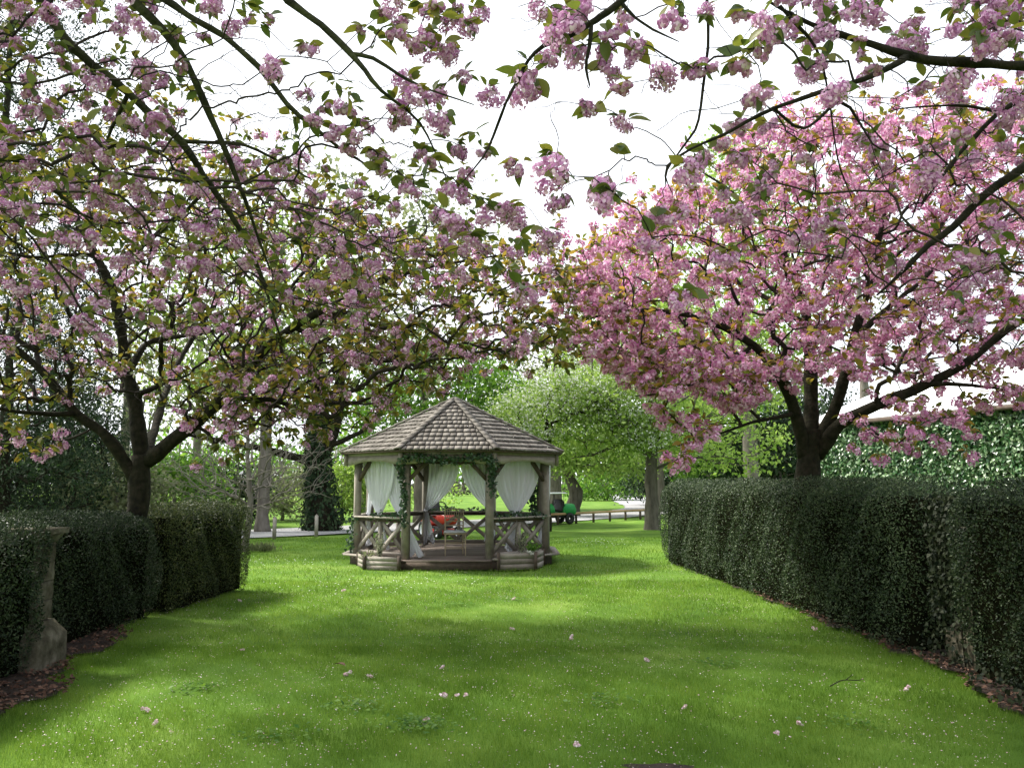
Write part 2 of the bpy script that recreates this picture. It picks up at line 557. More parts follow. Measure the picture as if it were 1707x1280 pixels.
class Tree:
    def __init__(s, tip=0.0028, seed=1, ex=0.42, cap=0.05, kmin=2):
        s.ex, s.cap, s.kmin = ex, cap, kmin
        s.pos, s.par, s.cost = [], [], []
        s.limbs = []
        s.tip = tip
        s.curve = 0.15
        s.rng = np.random.default_rng(seed)

    def limb(s, pts, rad, jit=0.006, step=0.12):
        p, r = spline(pts, rad, step, jit, s.rng)
        base = len(s.pos)
        L = np.r_[0, np.cumsum(np.linalg.norm(np.diff(p, axis=0), axis=1))]
        c0 = 0.0
        if s.pos:
            A = np.asarray(s.pos)
            i = np.argmin(((A - p[0]) ** 2).sum(1))
            c0 = s.cost[i]
        for i in range(len(p)):
            s.pos.append(p[i])
            s.par.append(-1)
            s.cost.append(c0 + L[i])
        s.limbs.append((p, r))

    def grow(s, targets, bf=0.35, seg=0.13, droop=0.06, minr=None):
        """joins every target point to the skeleton, nearest first (balanced spanning tree)"""
        T = np.asarray(targets, float)
        n = len(T)
        nlimb = len(s.pos)
        pos = np.asarray(s.pos)
        cost = np.asarray(s.cost)
        best = np.full(n, 1e9)
        bi = np.zeros(n, int)
        for a in range(0, len(pos), 400):
            d = np.sqrt(((T[:, None] - pos[None, a:a + 400]) ** 2).sum(2))
            c = d + bf * cost[None, a:a + 400]
            k = c.argmin(1)
            cc = c[np.arange(n), k]
            up = cc < best
            best[up] = cc[up]
            bi[up] = k[up] + a
        plist = list(s.pos)
        par = list(s.par)
        cst = list(s.cost)
        done = np.zeros(n, bool)
        ends = np.zeros(n, int)
        for _ in range(n):
            i = int(np.argmin(np.where(done, 1e9, best)))
            done[i] = True
            a = plist[bi[i]]
            b = T[i]
            dist = float(np.linalg.norm(b - a))
            k = max(s.kmin, int(dist / seg))
            mid = (a + b) / 2 + s.rng.normal(size=3) * dist * s.curve + np.array([0, 0, droop * dist * s.rng.uniform(0.2, 1.8)])
            t = (np.arange(1, k + 1) / k)[:, None]
            q = (1 - t) ** 2 * a + 2 * t * (1 - t) * mid + t * t * b
            if k > 2:
                q[:-1] += s.rng.normal(size=(k - 1, 3)) * 0.008
            prev = int(bi[i])
            c = cst[prev]
            new0 = len(plist)
            for j in range(k):
                plist.append(q[j])
                par.append(prev)
                c += dist / k
                cst.append(c)
                prev = len(plist) - 1
            ends[i] = prev
            nd = np.sqrt(((T[:, None] - q[None]) ** 2).sum(2)) + bf * np.asarray(cst[new0:])[None]
            kk = nd.argmin(1)
            v = nd[np.arange(n), kk]
            up = (v < best) & ~done
            best[up] = v[up]
            bi[up] = kk[up] + new0
        N = len(plist)
        par = np.array(par)
        tips = np.zeros(N)
        tips[ends] += 1
        for i in range(N - 1, nlimb - 1, -1):
            if par[i] >= 0:
                tips[par[i]] += tips[i]
        rad = np.minimum(s.tip * np.maximum(tips, 1) ** s.ex, s.cap)
        ch = [[] for _ in range(N)]
        for i in range(nlimb, N):
            ch[par[i]].append(i)
        P_ = np.array(plist)
        mb = {3: MB(), 5: MB()}
        dirs = np.zeros((n, 3))
        stack = []
        for i in range(nlimb):
            for c in ch[i]:
                stack.append((i, c))
        while stack:
            a, c = stack.pop()
            chain = [a, c]
            rr = [min(rad[c] * 1.15, 0.05), rad[c]]
            cur = c
            while ch[cur]:
                ks = sorted(ch[cur], key=lambda z: -tips[z])
                for o in ks[1:]:
                    stack.append((cur, o))
                cur = ks[0]
                chain.append(cur)
                rr.append(rad[cur])
            k = 5 if rr[1] > s.tip * 3.2 else 3
            mb[k].tube(P_[chain], rr, k, cap=False)
        dirs = norm(P_[ends] - P_[par[ends]])
        m = MB()
        for k in mb:
            if mb[k].n:
                m.add(*mb[k].arrays())
        return m, dirs


def poly_pts(poly, n, d0, d1, rng, sep=0.0):
    """n random points seen inside a photo polygon, spread over the depths d0..d1"""
    p = np.asarray(poly, float)
    lo, hi = p.min(0), p.max(0)
    out = []
    tries = 0
    while len(out) < n and tries < n * 60:
        tries += 1
        x, y = rng.uniform(lo, hi)
        ins = False
        j = len(p) - 1
        for i in range(len(p)):
            if (p[i, 1] > y) != (p[j, 1] > y) and x < (p[j, 0] - p[i, 0]) * (y - p[i, 1]) / (p[j, 1] - p[i, 1]) + p[i, 0]:
                ins = not ins
            j = i
        if not ins:
            continue
        q = P(x, y, rng.uniform(d0, d1) * DS)
        if q[2] < 0.9:
            continue
        if sep and out:
            A = np.asarray(out[-500:])
            if ((A - q) ** 2).sum(1).min() < sep * sep:
                continue
        out.append(q)
    return np.array(out)


def ell_pts(c, r, n, rng, shell=0.0):
    d = rand_dirs(n, rng)
    u = rng.uniform(shell ** 3, 1, n) ** (1 / 3)
    return np.asarray(c) + d * u[:, None] * np.asarray(r)


def leaves_around(pos, tw, k, size, rng, spread=0.05, droop=0.35, up=True):
    """k leaves at each point: pos, frames, sizes"""
    n = len(pos) * k
    base = np.repeat(pos, k, 0)
    d = rand_dirs(n, rng)
    d[:, 2] = d[:, 2] * 0.6 - droop * rng.uniform(-0.3, 1.2, n)
    d = norm(d + 0.35 * np.repeat(tw, k, 0))
    p = base + d * spread * rng.uniform(0.0, 0.5, n)[:, None] + np.array([0, 0, 0.012])
    h = norm(rng.normal(size=(n, 3)) * 0.55 + np.array([0, 0, 1.0]))
    return p, frames(d, h), rng.uniform(0.65, 1.15, n) * size


def rot_z(n, rng, tilt=0.5):
    a = rng.uniform(0, 2 * math.pi, n)
    z = norm(rng.normal(size=(n, 3)) * tilt * 0.6 + np.array([0, 0, 1.0]))
    x0 = np.stack([np.cos(a), np.sin(a), np.zeros(n)], -1)
    y = norm(np.cross(z, x0))
    x = np.cross(y, z)
    return np.stack([x, y, z], -1)


def individuals(name, meshes, pos, R, scl, root, rng):
    off = np.array(root.location)
    for i in range(len(pos)):
        o = bpy.data.objects.new(name, meshes[i % len(meshes)])
        COL.objects.link(o)
        o.parent = root
        m = np.eye(4)
        m[:3, :3] = R[i] * scl[i] * rng.uniform(0.8, 1.22, 3)[None]
        m[:3, 3] = pos[i] - off
        o.matrix_local = Matrix(m.tolist())


def dress_cherry(root, tree, tg, rng, near, csize, leaf_k, leaf_size, bare=0.0, bf=0.35, droop=0.06, blossoms=300, leaf_parts=300, extra=None, lm='cherry_leaf', bark='bark', upper=None, bm_='blossom'):
    """twigs, blossom bunches and leaves for a cherry"""
    tw, dirs = tree.grow(np.concatenate([q for q in (tg, extra, None if upper is None else upper[::4]) if q is not None]), bf=bf, droop=droop, seg=0.09 if near else 0.14)
    dirs = dirs[:len(tg)]
    off = parent_world(root)
    link('twigs', tw.mesh('twigs', M['twig'], True, off), root, kind='stuff')
    for j, (p, r) in enumerate(tree.limbs):
        mb = MB()
        kk = 12 if r.max() > 0.08 else 8
        wob = 1 + 0.07 * np.sin(np.arange(len(r)) * 1.7 + j) + 0.05 * rng.normal(size=len(r))
        mb.tube(p, r * wob, kk)
        link('trunk' if j == 0 else 'branch', mb.mesh('branch', M[bark], True, off), root)
    if upper is not None:  # crown outside the frame, added for the shade it casts
        k = 10
        n = len(upper) * k
        q = np.repeat(upper, k, 0) + rng.normal(size=(n, 3)) * 0.13
        mb = MB()
        mb.add(*scatter(LEAF1, q, frames(norm(rng.normal(size=(n, 3)) + [0, 0, -.5]), norm(rng.normal(size=(n, 3)) * .6 + [0, 0, 1])), rng.uniform(.7, 1.2, n) * .10))
        link('shade_foliage', mb.mesh('shade_foliage', M[lm], True, off), root, kind='stuff')
        q = upper[::5] + rng.normal(size=upper[::5].shape) * .05
        mb = MB()
        mb.add(*scatter(CL_MID[0], q, rot_z(len(q), rng, .9), rng.uniform(.8, 1.2, len(q))))
        link('shade_blossoms', mb.mesh('shade_blossoms', M[bm_], False, off), root, kind='stuff')
    has = rng.uniform(size=len(tg)) > bare
    bp = tg[has] + dirs[has] * 0.02
    nb = len(bp)
    scl = rng.uniform(0.72, 1.25, nb) * csize
    R = rot_z(nb, rng, 0.9)
    x, y, f = proj(bp)
    inframe = (f > 0.5) & (x > -20) & (x < 1727) & (y > -20) & (y < 1300)
    score = np.where(inframe, scl / np.maximum(f, 0.3), 0)
    order = np.argsort(-score)
    ind = order[:blossoms]
    ind = ind[score[ind] > 0]
    rest = np.setdiff1d(np.arange(nb), ind)
    tm = CL_NEAR if near else CL_MID
    meshes = [mesh('blossom', *t, m=M[bm_]) for t in tm]
    individuals('blossom', meshes, bp[ind], R[ind], scl[ind], root, rng)
    if len(rest):
        mb = MB()
        for v in range(4):
            s_ = rest[v::4]
            if len(s_):
                mb.add(*scatter((CL_MID if near else CL_MID)[v], bp[s_], R[s_], scl[s_]))
        link('blossoms', mb.mesh('blossoms', M[bm_], False, off), root, kind='stuff')
    lp, lR, ls = leaves_around(tg, dirs, leaf_k, leaf_size, rng)
    x, y, f = proj(lp)
    inframe = (f > 0.5) & (x > -20) & (x < 1727) & (y > -20) & (y < 1300)
    score = np.where(inframe, ls / np.maximum(f, 0.3), 0)
    order = np.argsort(-score)
    ind = order[:leaf_parts]
    rest = order[leaf_parts:]
    if leaf_parts:
        meshes = [mesh('leaf', *t, m=M[lm], smooth=True) for t in LEAF_NEAR]
        individuals('leaf', meshes, lp[ind], lR[ind], ls[ind], root, rng)
    t = LEAF4
    mb = MB()
    mb.add(*scatter(t, lp[rest], lR[rest], ls[rest]))
    link('foliage', mb.mesh('foliage', M[lm], True, off), root, kind='stuff')


def PL(*q):
    """limb given as (px, py, depth, radius) or a world point ((x, y, z), radius)"""
    pts, rad = [], []
    for e in q:
        if len(e) == 4:
            pts.append(P(e[0], e[1], e[2] * DS))
            rad.append(e[3] * DS * RS)
        else:
            pts.append(np.array(e[0], float))
            rad.append(e[1] * RS)
    return pts, rad


# ================================================================== SETTING
def sheet(name, poly, z, m, kind='structure', label=None):
    p = np.asarray(poly, float)
    V = np.c_[p, np.full(len(p), z)]
    T = [[0, i, i + 1] for i in range(1, len(p) - 1)]
    return link(name, mesh(name, V, None, T, m), kind=kind)


def grid_sheet(name, xs, ys, zf, m):
    X, Y = np.meshgrid(xs, ys)
    Z = zf(X, Y)
    V = np.stack([X, Y, Z], -1).reshape(-1, 3)
    nx = len(xs)
    i = np.arange(len(ys) - 1)[:, None] * nx + np.arange(nx - 1)[None]
    Q = np.stack([i, i + 1, i + nx + 1, i + nx], -1).reshape(-1, 4)
    return link(name, mesh(name, V, Q, None, m, True), kind='structure')


XS = np.r_[-900, -300, -120, np.linspace(-60, -12, 17), np.linspace(-11, 11, 45), np.linspace(12, 60, 17), 120, 300, 900]
YS = np.r_[-60, -20, np.linspace(-8, 30, 77), np.linspace(32, 80, 17), 100, 140, 200, 400, 1200]
grid_sheet('lawn', XS, YS, lambda X, Y: 0.012 * np.sin(X * 1.3 + Y * 0.7) + 0.01 * np.sin(Y * 1.9 - X * 0.4) - 0.012, M['lawn'])


def ribbon(name, pts, width, z, m, step=0.8, wob=0.08):
    c, _ = spline([(x, y, 0) for x, y in pts], np.ones(len(pts)), step)
    t = norm(np.gradient(c, axis=0))
    s = np.stack([t[:, 1], -t[:, 0], np.zeros(len(t))], -1)
    wl = width / 2 + RNG.normal(size=len(c)) * wob
    wr = width / 2 + RNG.normal(size=len(c)) * wob
    V = np.concatenate([c + s * wl[:, None], c - s * wr[:, None]]) + np.array([0, 0, z])
    n = len(c)
    i = np.arange(n - 1)
    Q = np.stack([i, i + n, i + n + 1, i + 1], -1)
    return link(name, mesh(name, V, Q, None, m, True), kind='structure')


ROAD = [(-40, -2), (-22, 13), (-8.6, 26.0), (-5, 29.6), (0, 35.0), (4.6, 41.5), (7.7, 48), (9.6, 56), (10.4, 66), (11.6, 80), (13.2, 96), (14.5, 125), (22, 160)]
ribbon('road', ROAD, 4.0, 0.03, M['road'])


def soil_l(d):
    return -3.54 - np.maximum(0, d - 6.2) * 0.235 + 0.13 * np.sin(d * 3.1) + 0.07 * np.sin(d * 7.7 + 1) + 0.05 * np.sin(d * 15)


def soil_r(d):
    return 3.70 - np.maximum(0, d - 8) * 0.045 - np.maximum(0, 7.2 - d) * 0.12 + 0.06 * np.sin(d * 3.7) + 0.05 * np.sin(d * 9.1) + 0.04 * np.sin(d * 17)


def soil_sheet(fn, side, d0, d1):
    d = np.linspace(d0, d1, 120)
    e = fn(d)
    V, Q = [], []
    for k in range(7):
        t = k / 6
        V.append(np.c_[e * (1 - t) + (side * 5.6) * t, d, np.full(120, 0.016 + 0.03 * min(1, t * 4)) + 0.008 * np.sin(d * 9 + k * 2)])
    V = np.concatenate(V)
    for k in range(6):
        i = np.arange(119) + k * 120
        q = np.stack([i, i + 1, i + 121, i + 120], -1)
        Q.append(q if side < 0 else q[:, ::-1])
    return link('soil', mesh('soil', V, np.concatenate(Q)[:, ::-1], None, M['soil'], True), kind='structure')


soil_sheet(soil_l, -1, 2.0, 12.6)
soil_sheet(soil_r, 1, 2.0, 16.5)
bare_c = G(1095, 1279)[:2]
a = np.linspace(0, 2 * math.pi, 25)[:-1]
rr = 1 + 0.22 * np.sin(a * 3) + 0.15 * np.sin(a * 5 + 1)
sheet('soil_patch', np.c_[bare_c[0] + 0.17 * rr * np.cos(a), bare_c[1] - 0.06 + 0.09 * rr * np.sin(a)], 0.018, M['soil'])


# ------------------------------------------------------------------ hedges
def hedge(label, A, B, width, h, group, n_m2=2400, leaf=0.034, ang=0.0, seed=1, r=0.22, bulge=0.05, m='hedge'):
    rng = np.random.default_rng(seed)
    A, B = np.array(A, float), np.array(B, float)
    L = np.linalg.norm(B - A)
    t = (B - A) / L
    s = np.array([t[1], -t[0]])
    c = (A + B) / 2
    root = thing('hedge', label, 'hedge', (c[0], c[1], 0), group)
    hs = np.array([L / 2, width / 2, h / 2])
    areas = np.array([hs[1] * hs[2], hs[1] * hs[2], hs[0] * hs[2], hs[0] * hs[2], hs[0] * hs[1]]) * 4
    cnt = (areas * n_m2).astype(int)
    pts = []
    for f, n in enumerate(cnt):
        q = rng.uniform(-1, 1, (n, 3))
        ax = [0, 0, 1, 1, 2][f]
        q[:, ax] = [1, -1, 1, -1, 1][f]
        pts.append(q * hs)
    p = np.concatenate(pts)
    inner = np.clip(p, -(hs - r), hs - r)
    inner[:, 2] = np.clip(p[:, 2], -hs[2], hs[2] - r)
    d = p - inner
    nrm = norm(d)
    q = inner + nrm * r
    dis = bulge * (np.sin(p[:, 0] * 2.1 + seed) * np.sin(p[:, 2] * 2.6 + 1.3 * seed) + 0.6 * np.sin(p[:, 0] * 5.3 + p[:, 2] * 4.1 + seed)) + 0.02 * np.sin(p[:, 0] * 13 + p[:, 2] * 11)
    low = np.clip((0.30 - (p[:, 2] + hs[2])) / 0.30, 0, 1)
    q = q + nrm * (dis - rng.exponential(0.030, len(q)) - 0.10 * (rng.uniform(size=len(q)) < .22) + 0.012 - 0.10 * low)[:, None]
    keep = rng.uniform(size=len(q)) > low * 0.55
    # shallow gaps where the hedge is thin
    gap = np.sin(p[:, 0] * 3.7 + 2 * seed) + np.sin(p[:, 2] * 5.1 + p[:, 0] * 1.7) + np.sin(p[:, 1] * 6 + p[:, 0] * 8.3)
    keep &= ~((gap > 1.75) & (rng.uniform(size=len(q)) < 0.55))
    q, nrm = q[keep], nrm[keep]
    Rz = np.array([[t[0], s[0], 0], [t[1], s[1], 0], [0, 0, 1]])
    w3 = q @ Rz.T + np.array([0, 0, h / 2])
    n3 = nrm @ Rz.T
    ax = norm(n3 * 0.45 + rng.normal(size=n3.shape) * 0.6 + np.array([0, 0, 0.25]))
    R = frames(ax, n3 + 0.5 * rng.normal(size=n3.shape))
    V, Q, T = scatter((LEAF1[0] * np.array([0.85, 1, 1]), None, LEAF1[2]), w3, R, rng.uniform(0.6, 1.25, len(w3)) * leaf)
    link('foliage', mesh('foliage', V, Q, T, M[m]), root, kind='stuff')
    # twiggy body
    mb = MB()
    nx, na = max(6, int(L / 0.25)), 22
    xs = np.linspace(-hs[0] + 0.09, hs[0] - 0.09, nx)
    prof = []
    for k in range(na):
        a_ = k / (na - 1)
        u = -1 + 2 * a_
        if a_ < 0.36:
            e = np.array([-hs[1], -hs[2] + a_ / 0.36 * h])
        elif a_ > 0.64:
            e = np.array([hs[1], hs[2] - (a_ - 0.64) / 0.36 * h])
        else:
            e = np.array([-hs[1] + (a_ - 0.36) / 0.28 * width, hs[2]])
        i_ = np.array([np.clip(e[0], -hs[1] + r, hs[1] - r), min(e[1], hs[2] - r)])
        dd = e - i_
        ln = np.linalg.norm(dd) + 1e-9
        prof.append(i_ + dd / ln * (min(ln, r) - 0.15))
    prof = np.array(prof)
    V = np.zeros((nx, na, 3))
    V[..., 0] = xs[:, None]
    V[..., 1:] = prof[None]
    V[..., 1] += 0.02 * np.sin(xs * 7)[:, None]
    V[..., 2] = np.maximum(V[..., 2] + h / 2, 0.02)
    V = V.reshape(-1, 3)
    i = np.arange(nx - 1)[:, None] * na + np.arange(na - 1)[None]
    Q = np.stack([i, i + na, i + na + 1, i + 1], -1).reshape(-1, 4)
    T = [[0, k, k + 1] for k in range(1, na - 1)] + [[(nx - 1) * na, (nx - 1) * na + k + 1, (nx - 1) * na + k] for k in range(1, na - 1)]
    V = V @ Rz.T
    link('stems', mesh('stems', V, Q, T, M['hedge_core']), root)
    return root


HG = 'clipped hedges along the lawn'
hedge('long clipped hedge on the right, running from the ivy-covered pillar into the distance', (4.12, 7.98), (3.52, 17.4), 0.95, 1.62, HG, seed=3, r=0.3, n_m2=4300, leaf=0.027, m='hedge_lit')
hedge('dark clipped hedge in front of the ivy-covered pillar on the right', (4.30, 3.6), (4.20, 7.22), 0.95, 1.56, HG, seed=5, n_m2=5600, leaf=0.026)
hedge('dark clipped hedge in front of the stone pillar on the left', (-4.45, 3.6), (-4.42, 7.30), 0.95, 1.27, HG, seed=7, n_m2=5600, leaf=0.026)
hedge('dark clipped hedge between the stone pillar and the forked cherry trunk', (-4.68, 7.80), (-4.70, 10.2), 0.88, 1.25, HG, seed=9, n_m2=5600, leaf=0.025)
hedge('short clipped hedge with sunlit yellow-green top beside the forked cherry trunk', (-4.46, 10.38), (-4.32, 12.9), 0.66, 1.31, HG, seed=11, m='hedge_lit_yellow', n_m2=5600, leaf=0.025)


# ------------------------------------------------------------------ stone pillars
def pillar(label, c, group):
    root = thing('stone_pillar', label, 'pillar', (c[0], c[1], 0), group)
    x, y = c

    def block(name, z0, z1, w0, w1, seed):
        rng = np.random.default_rng(seed)
        k = 5
        V = []
        zs = np.linspace(z0, z1, 4)
        for z in zs:
            t = (z - z0) / (z1 - z0)
            h_ = (w0 * (1 - t) + w1 * t) / 2
            ring = []
            for sx, sy, ex, ey in ((-1, -1, 1, 0), (1, -1, 0, 1), (1, 1, -1, 0), (-1, 1, 0, -1)):
                for q in range(k):
                    f = q / k * 2
                    ring.append([(sx + ex * f) * h_, (sy + ey * f) * h_, z])
            V.append(ring)
        V = np.array(V)
        V[:, :, :2] += rng.normal(size=V[:, :, :2].shape) * 0.003
        n = 4 * k
        V[:, ::k, :2] *= 0.975
        Vf = V.reshape(-1, 3)
        Q = [[r_ * n + i, r_ * n + (i + 1) % n, (r_ + 1) * n + (i + 1) % n, (r_ + 1) * n + i] for r_ in range(3) for i in range(n)]
        T = [[3 * n, 3 * n + i, 3 * n + i + 1] for i in range(1, n - 1)]
        return link(name, mesh(name, Vf, Q, T, M['stone']), root)
    block('plinth', 0, 0.29, 0.52, 0.51, 1)
    block('chamfer', 0.292, 0.41, 0.50, 0.35, 2)
    for i in range(4):
        block('shaft_stone', 0.423 + i * 0.165, 0.58 + i * 0.165, 0.315, 0.31, 3 + i)
    block('neck', 1.082, 1.155, 0.32, 0.41, 8)
    block('cap', 1.158, 1.205, 0.46, 0.46, 9)
    return root


PG = 'pair of stone gate pillars'
pillar('pale weathered stone pillar half buried in the left hedge', (-4.23, 7.36), PG)
pillar('stone pillar smothered in dark ivy by the right hedge', (4.16, 7.42), PG)


def ivy_on(name, label, pts, nrm, leaf, seed, cat='ivy', group=None, stems=None, m='ivy'):
    rng = np.random.default_rng(seed)
    c = pts.mean(0)
    c[2] = pts[:, 2].min()
    root = thing(name, label, cat, tuple(c), group)
    ax = norm(np.array([0, 0, -0.7]) + rng.normal(size=pts.shape) * 0.6 + nrm * 0.3)
    R = frames(ax, nrm + 0.35 * rng.normal(size=pts.shape))
    lobed = (np.array([[0, 0, 0], [.42, .18, .03], [.30, .52, .0], [0, 1, -.08], [-.30, .52, .0], [-.42, .18, .03]]), np.array([[0, 1, 2, 3], [0, 3, 4, 5]]), None)
    V, Q, T = scatter(lobed, pts - c, R, rng.uniform(0.6, 1.2, len(pts)) * leaf)
    link('foliage', mesh('foliage', V, Q, T, M[m]), root, kind='stuff')
    if stems is not None:
        mb = MB()
        for s_ in stems:
            mb.tube(np.asarray(s_) - c, 0.008, 5)
        link('stem', mb.mesh('stem', M['twig']), root)
    return root


rng = np.random.default_rng(21)
n = 5200
z = rng.uniform(0.12, 1.5, n)
hw = np.where(z < 0.35, 0.30, 0.27)
sd = rng.integers(0, 3, n)
u = rng.uniform(-1, 1, n)
px_ = np.where(sd == 0, -1, u) * hw
py_ = np.where(sd == 1, -1, np.where(sd == 2, 1, u)) * hw
nr = np.stack([np.where(sd == 0, -1, 0), np.where(sd == 1, -1, np.where(sd == 2, 1, 0)), np.zeros(n)], -1).astype(float)
pts = np.stack([4.16 + px_, 7.42 + py_, z], -1) + nr * rng.uniform(0, 0.12, n)[:, None]
keep = (z > 0.42) | (rng.uniform(size=n) < 0.35)
ivy_on('ivy', 'dark ivy covering the right stone pillar', pts[keep], nr[keep], 0.045, 5, m='dark_ivy',
       stems=[[(3.88, 7.3, 0), (3.88, 7.35, 0.5), (3.90, 7.28, 1.1), (3.94, 7.4, 1.4)]])
# low ivy creeping at the foot of the right hedge
n = 420
yy = rng.uniform(5.0, 8.6, n)
pts = np.stack([soil_r(yy) + rng.uniform(-0.02, 0.35, n), yy, rng.uniform(0.03, 0.16, n)], -1)
ivy_on('ground_ivy', 'low ivy leaves creeping along the foot of the right hedge', pts, np.tile([-.4, -.3, .8], (n, 1)), 0.05, 6, m='dark_ivy')

# ------------------------------------------------------------------ leaf-clad marquee wall on the right
WA, WB = np.array([7.55, 20.6]), np.array([11.6, 9.0])
wt = (WB - WA) / np.linalg.norm(WB - WA)
wn = np.array([wt[1], -wt[0]])
if wn[0] > 0:
    wn = -wn
WL = np.linalg.norm(WB - WA)
WH = 3.02
marq = thing('marquee', 'white-roofed marquee with a screen of green plastic leaves behind the right hedge', 'marquee', (WA[0], WA[1], 0))


def wpt(s, z, o=0.0):
    return np.array([WA[0] + wt[0] * s + wn[0] * o, WA[1] + wt[1] * s + wn[1] * o, z])


mb = MB()
back = -wn
q = [wpt(-0.1, 0, -0.14), wpt(WL, 0, -0.14), wpt(WL, WH, -0.14), wpt(-0.1, WH, -0.14)]
q2 = [p + np.r_[back, 0] * 0.06 for p in q]
mb.add(np.array(q + q2), MB.BQ)
mb.build('wall', M['wall_net'], marq)
mb = MB()
ridge = [p + np.r_[back, 0] * 4.2 + np.array([0, 0, 1.55]) for p in (wpt(-0.35, WH + 0.02, 0.10), wpt(WL + .2, WH + 0.02, 0.10))]
e0, e1 = wpt(-0.35, WH + 0.02, 0.10), wpt(WL + .2, WH + 0.02, 0.10)
f0, f1 = e0 + np.r_[back, 0] * 8.4, e1 + np.r_[back, 0] * 8.4
dz = np.array([0, 0, 0.05])
for a0, a1, b0, b1 in ((e0, e1, ridge[0], ridge[1]), (ridge[0], ridge[1], f0, f1)):
    mb.add(np.array([a0, a1, b1, b0, a0 + dz, a1 + dz, b1 + dz, b0 + dz]), MB.BQ)
mb.build('roof', M['pvc'], marq)
mb = MB()
mb.bar(wpt(-0.35, WH - 0.02, 0.13), wpt(WL + .2, WH - 0.02, 0.13), 0.05, 0.09)
mb.build('eaves_rail', M['wood_dark'], marq)
n = 40000
s_ = np.round(rng.uniform(0, WL, n) / 0.16) * 0.16 + rng.normal(size=n) * 0.045
z_ = np.round(rng.uniform(0.6, WH - 0.05, n) / 0.12) * 0.12 + rng.normal(size=n) * 0.04
z_ = np.minimum(z_, WH - 0.03)
o_ = rng.uniform(-0.07, 0.07, n)
pts = np.stack([WA[0] + wt[0] * s_ + wn[0] * o_, WA[1] + wt[1] * s_ + wn[1] * o_, z_], -1)
nn = np.tile(np.r_[wn, 0.15], (n, 1)) + rng.normal(size=(n, 3)) * 0.38
ax = norm(np.tile([0, 0, -0.5], (n, 1)) + rng.normal(size=(n, 3)) * 0.7)
V, Q, T = scatter((LEAF1[0] * np.array([1.1, 1, 1.4]), None, LEAF1[2]), pts - np.array([WA[0], WA[1], 0]), frames(ax, nn), rng.uniform(0.7, 1.25, n) * 0.088)
link('leaf_screen', mesh('leaf_screen', V, Q, T, M['wall_leaf']), marq, kind='stuff')

# ================================================================== GAZEBO
GC = np.array([-1.23, 17.7, 0.0])
GROT = math.radians(0.5)


def oct_v(R, i):
    a_ = math.radians(-90 - 22.5 + 45 * i) + GROT
    return np.array([GC[0] + R * math.cos(a_), GC[1] + R * math.sin(a_)])


def at(p2, z):
    return np.array([p2[0], p2[1], z])


gz = thing('gazebo', 'octagonal weathered timber gazebo with a shingled roof on the lawn', 'gazebo', tuple(GC))
RP, RD, RE = 2.06, 2.22, 2.45
FZ = 0.175
side_dir = [norm(oct_v(1, i + 1) - oct_v(1, i)) for i in range(8)]          # along each side; 0 = front
out_dir = [np.array([math.cos(math.radians(-90 + 45 * i) + GROT), math.sin(math.radians(-90 + 45 * i) + GROT)]) for i in range(8)]

deck = link('deck', None, gz)
deck.empty_display_size = 0.1
ap = RD * math.cos(math.radians(22.5))
nb = 30
bw = 2 * ap / nb
for i in range(nb):
    yc = -ap + (i + 0.5) * bw
    e = max(abs(yc) + bw / 2 - 0.01, 0)
    half = min(ap, ap * math.sqrt(2) - e) - 0.01
    half = max(half, RD * math.sin(math.radians(22.5)) - 0.0)
    mb = MB().box((GC[0], GC[1] + yc, FZ - 0.016 + 0.0015 * (i % 3)), (2 * half, bw - 0.008, 0.03))
    mb.build('plank', M['deck'], deck)
for i in range(8):
    a_, b_ = oct_v(RD - 0.05, i), oct_v(RD - 0.05, i + 1)
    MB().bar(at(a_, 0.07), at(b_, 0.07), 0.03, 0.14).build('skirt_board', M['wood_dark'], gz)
    if i != 0:
        o = out_dir[i] * 0.06
        MB().bar(at(oct_v(RD, i) + o, FZ + 0.018), at(oct_v(RD, i + 1) + o, FZ + 0.018), 0.14, 0.03).build('ledge_board', M['wood'], gz)
# posts
for i in range(8):
    p = oct_v(RP, i)
    ang = math.radians(-90 - 22.5 + 45 * i) + GROT
    R = np.array([[math.cos(ang), -math.sin(ang), 0], [math.sin(ang), math.cos(ang), 0], [0, 0, 1]])
    MB().box(at(p, (FZ + 2.16) / 2), (0.125, 0.125, 2.16 - FZ), R).build('post', M['wood'], gz)
    # knee braces
    for sgn, j in ((1, i), (-1, (i - 1) % 8)):
        t = side_dir[j] * sgn
        MB().bar(at(p + t * 0.05, 1.66), at(p + t * 0.40, 2.03), 0.055, 0.075).build('brace', M['wood_dark'], gz)
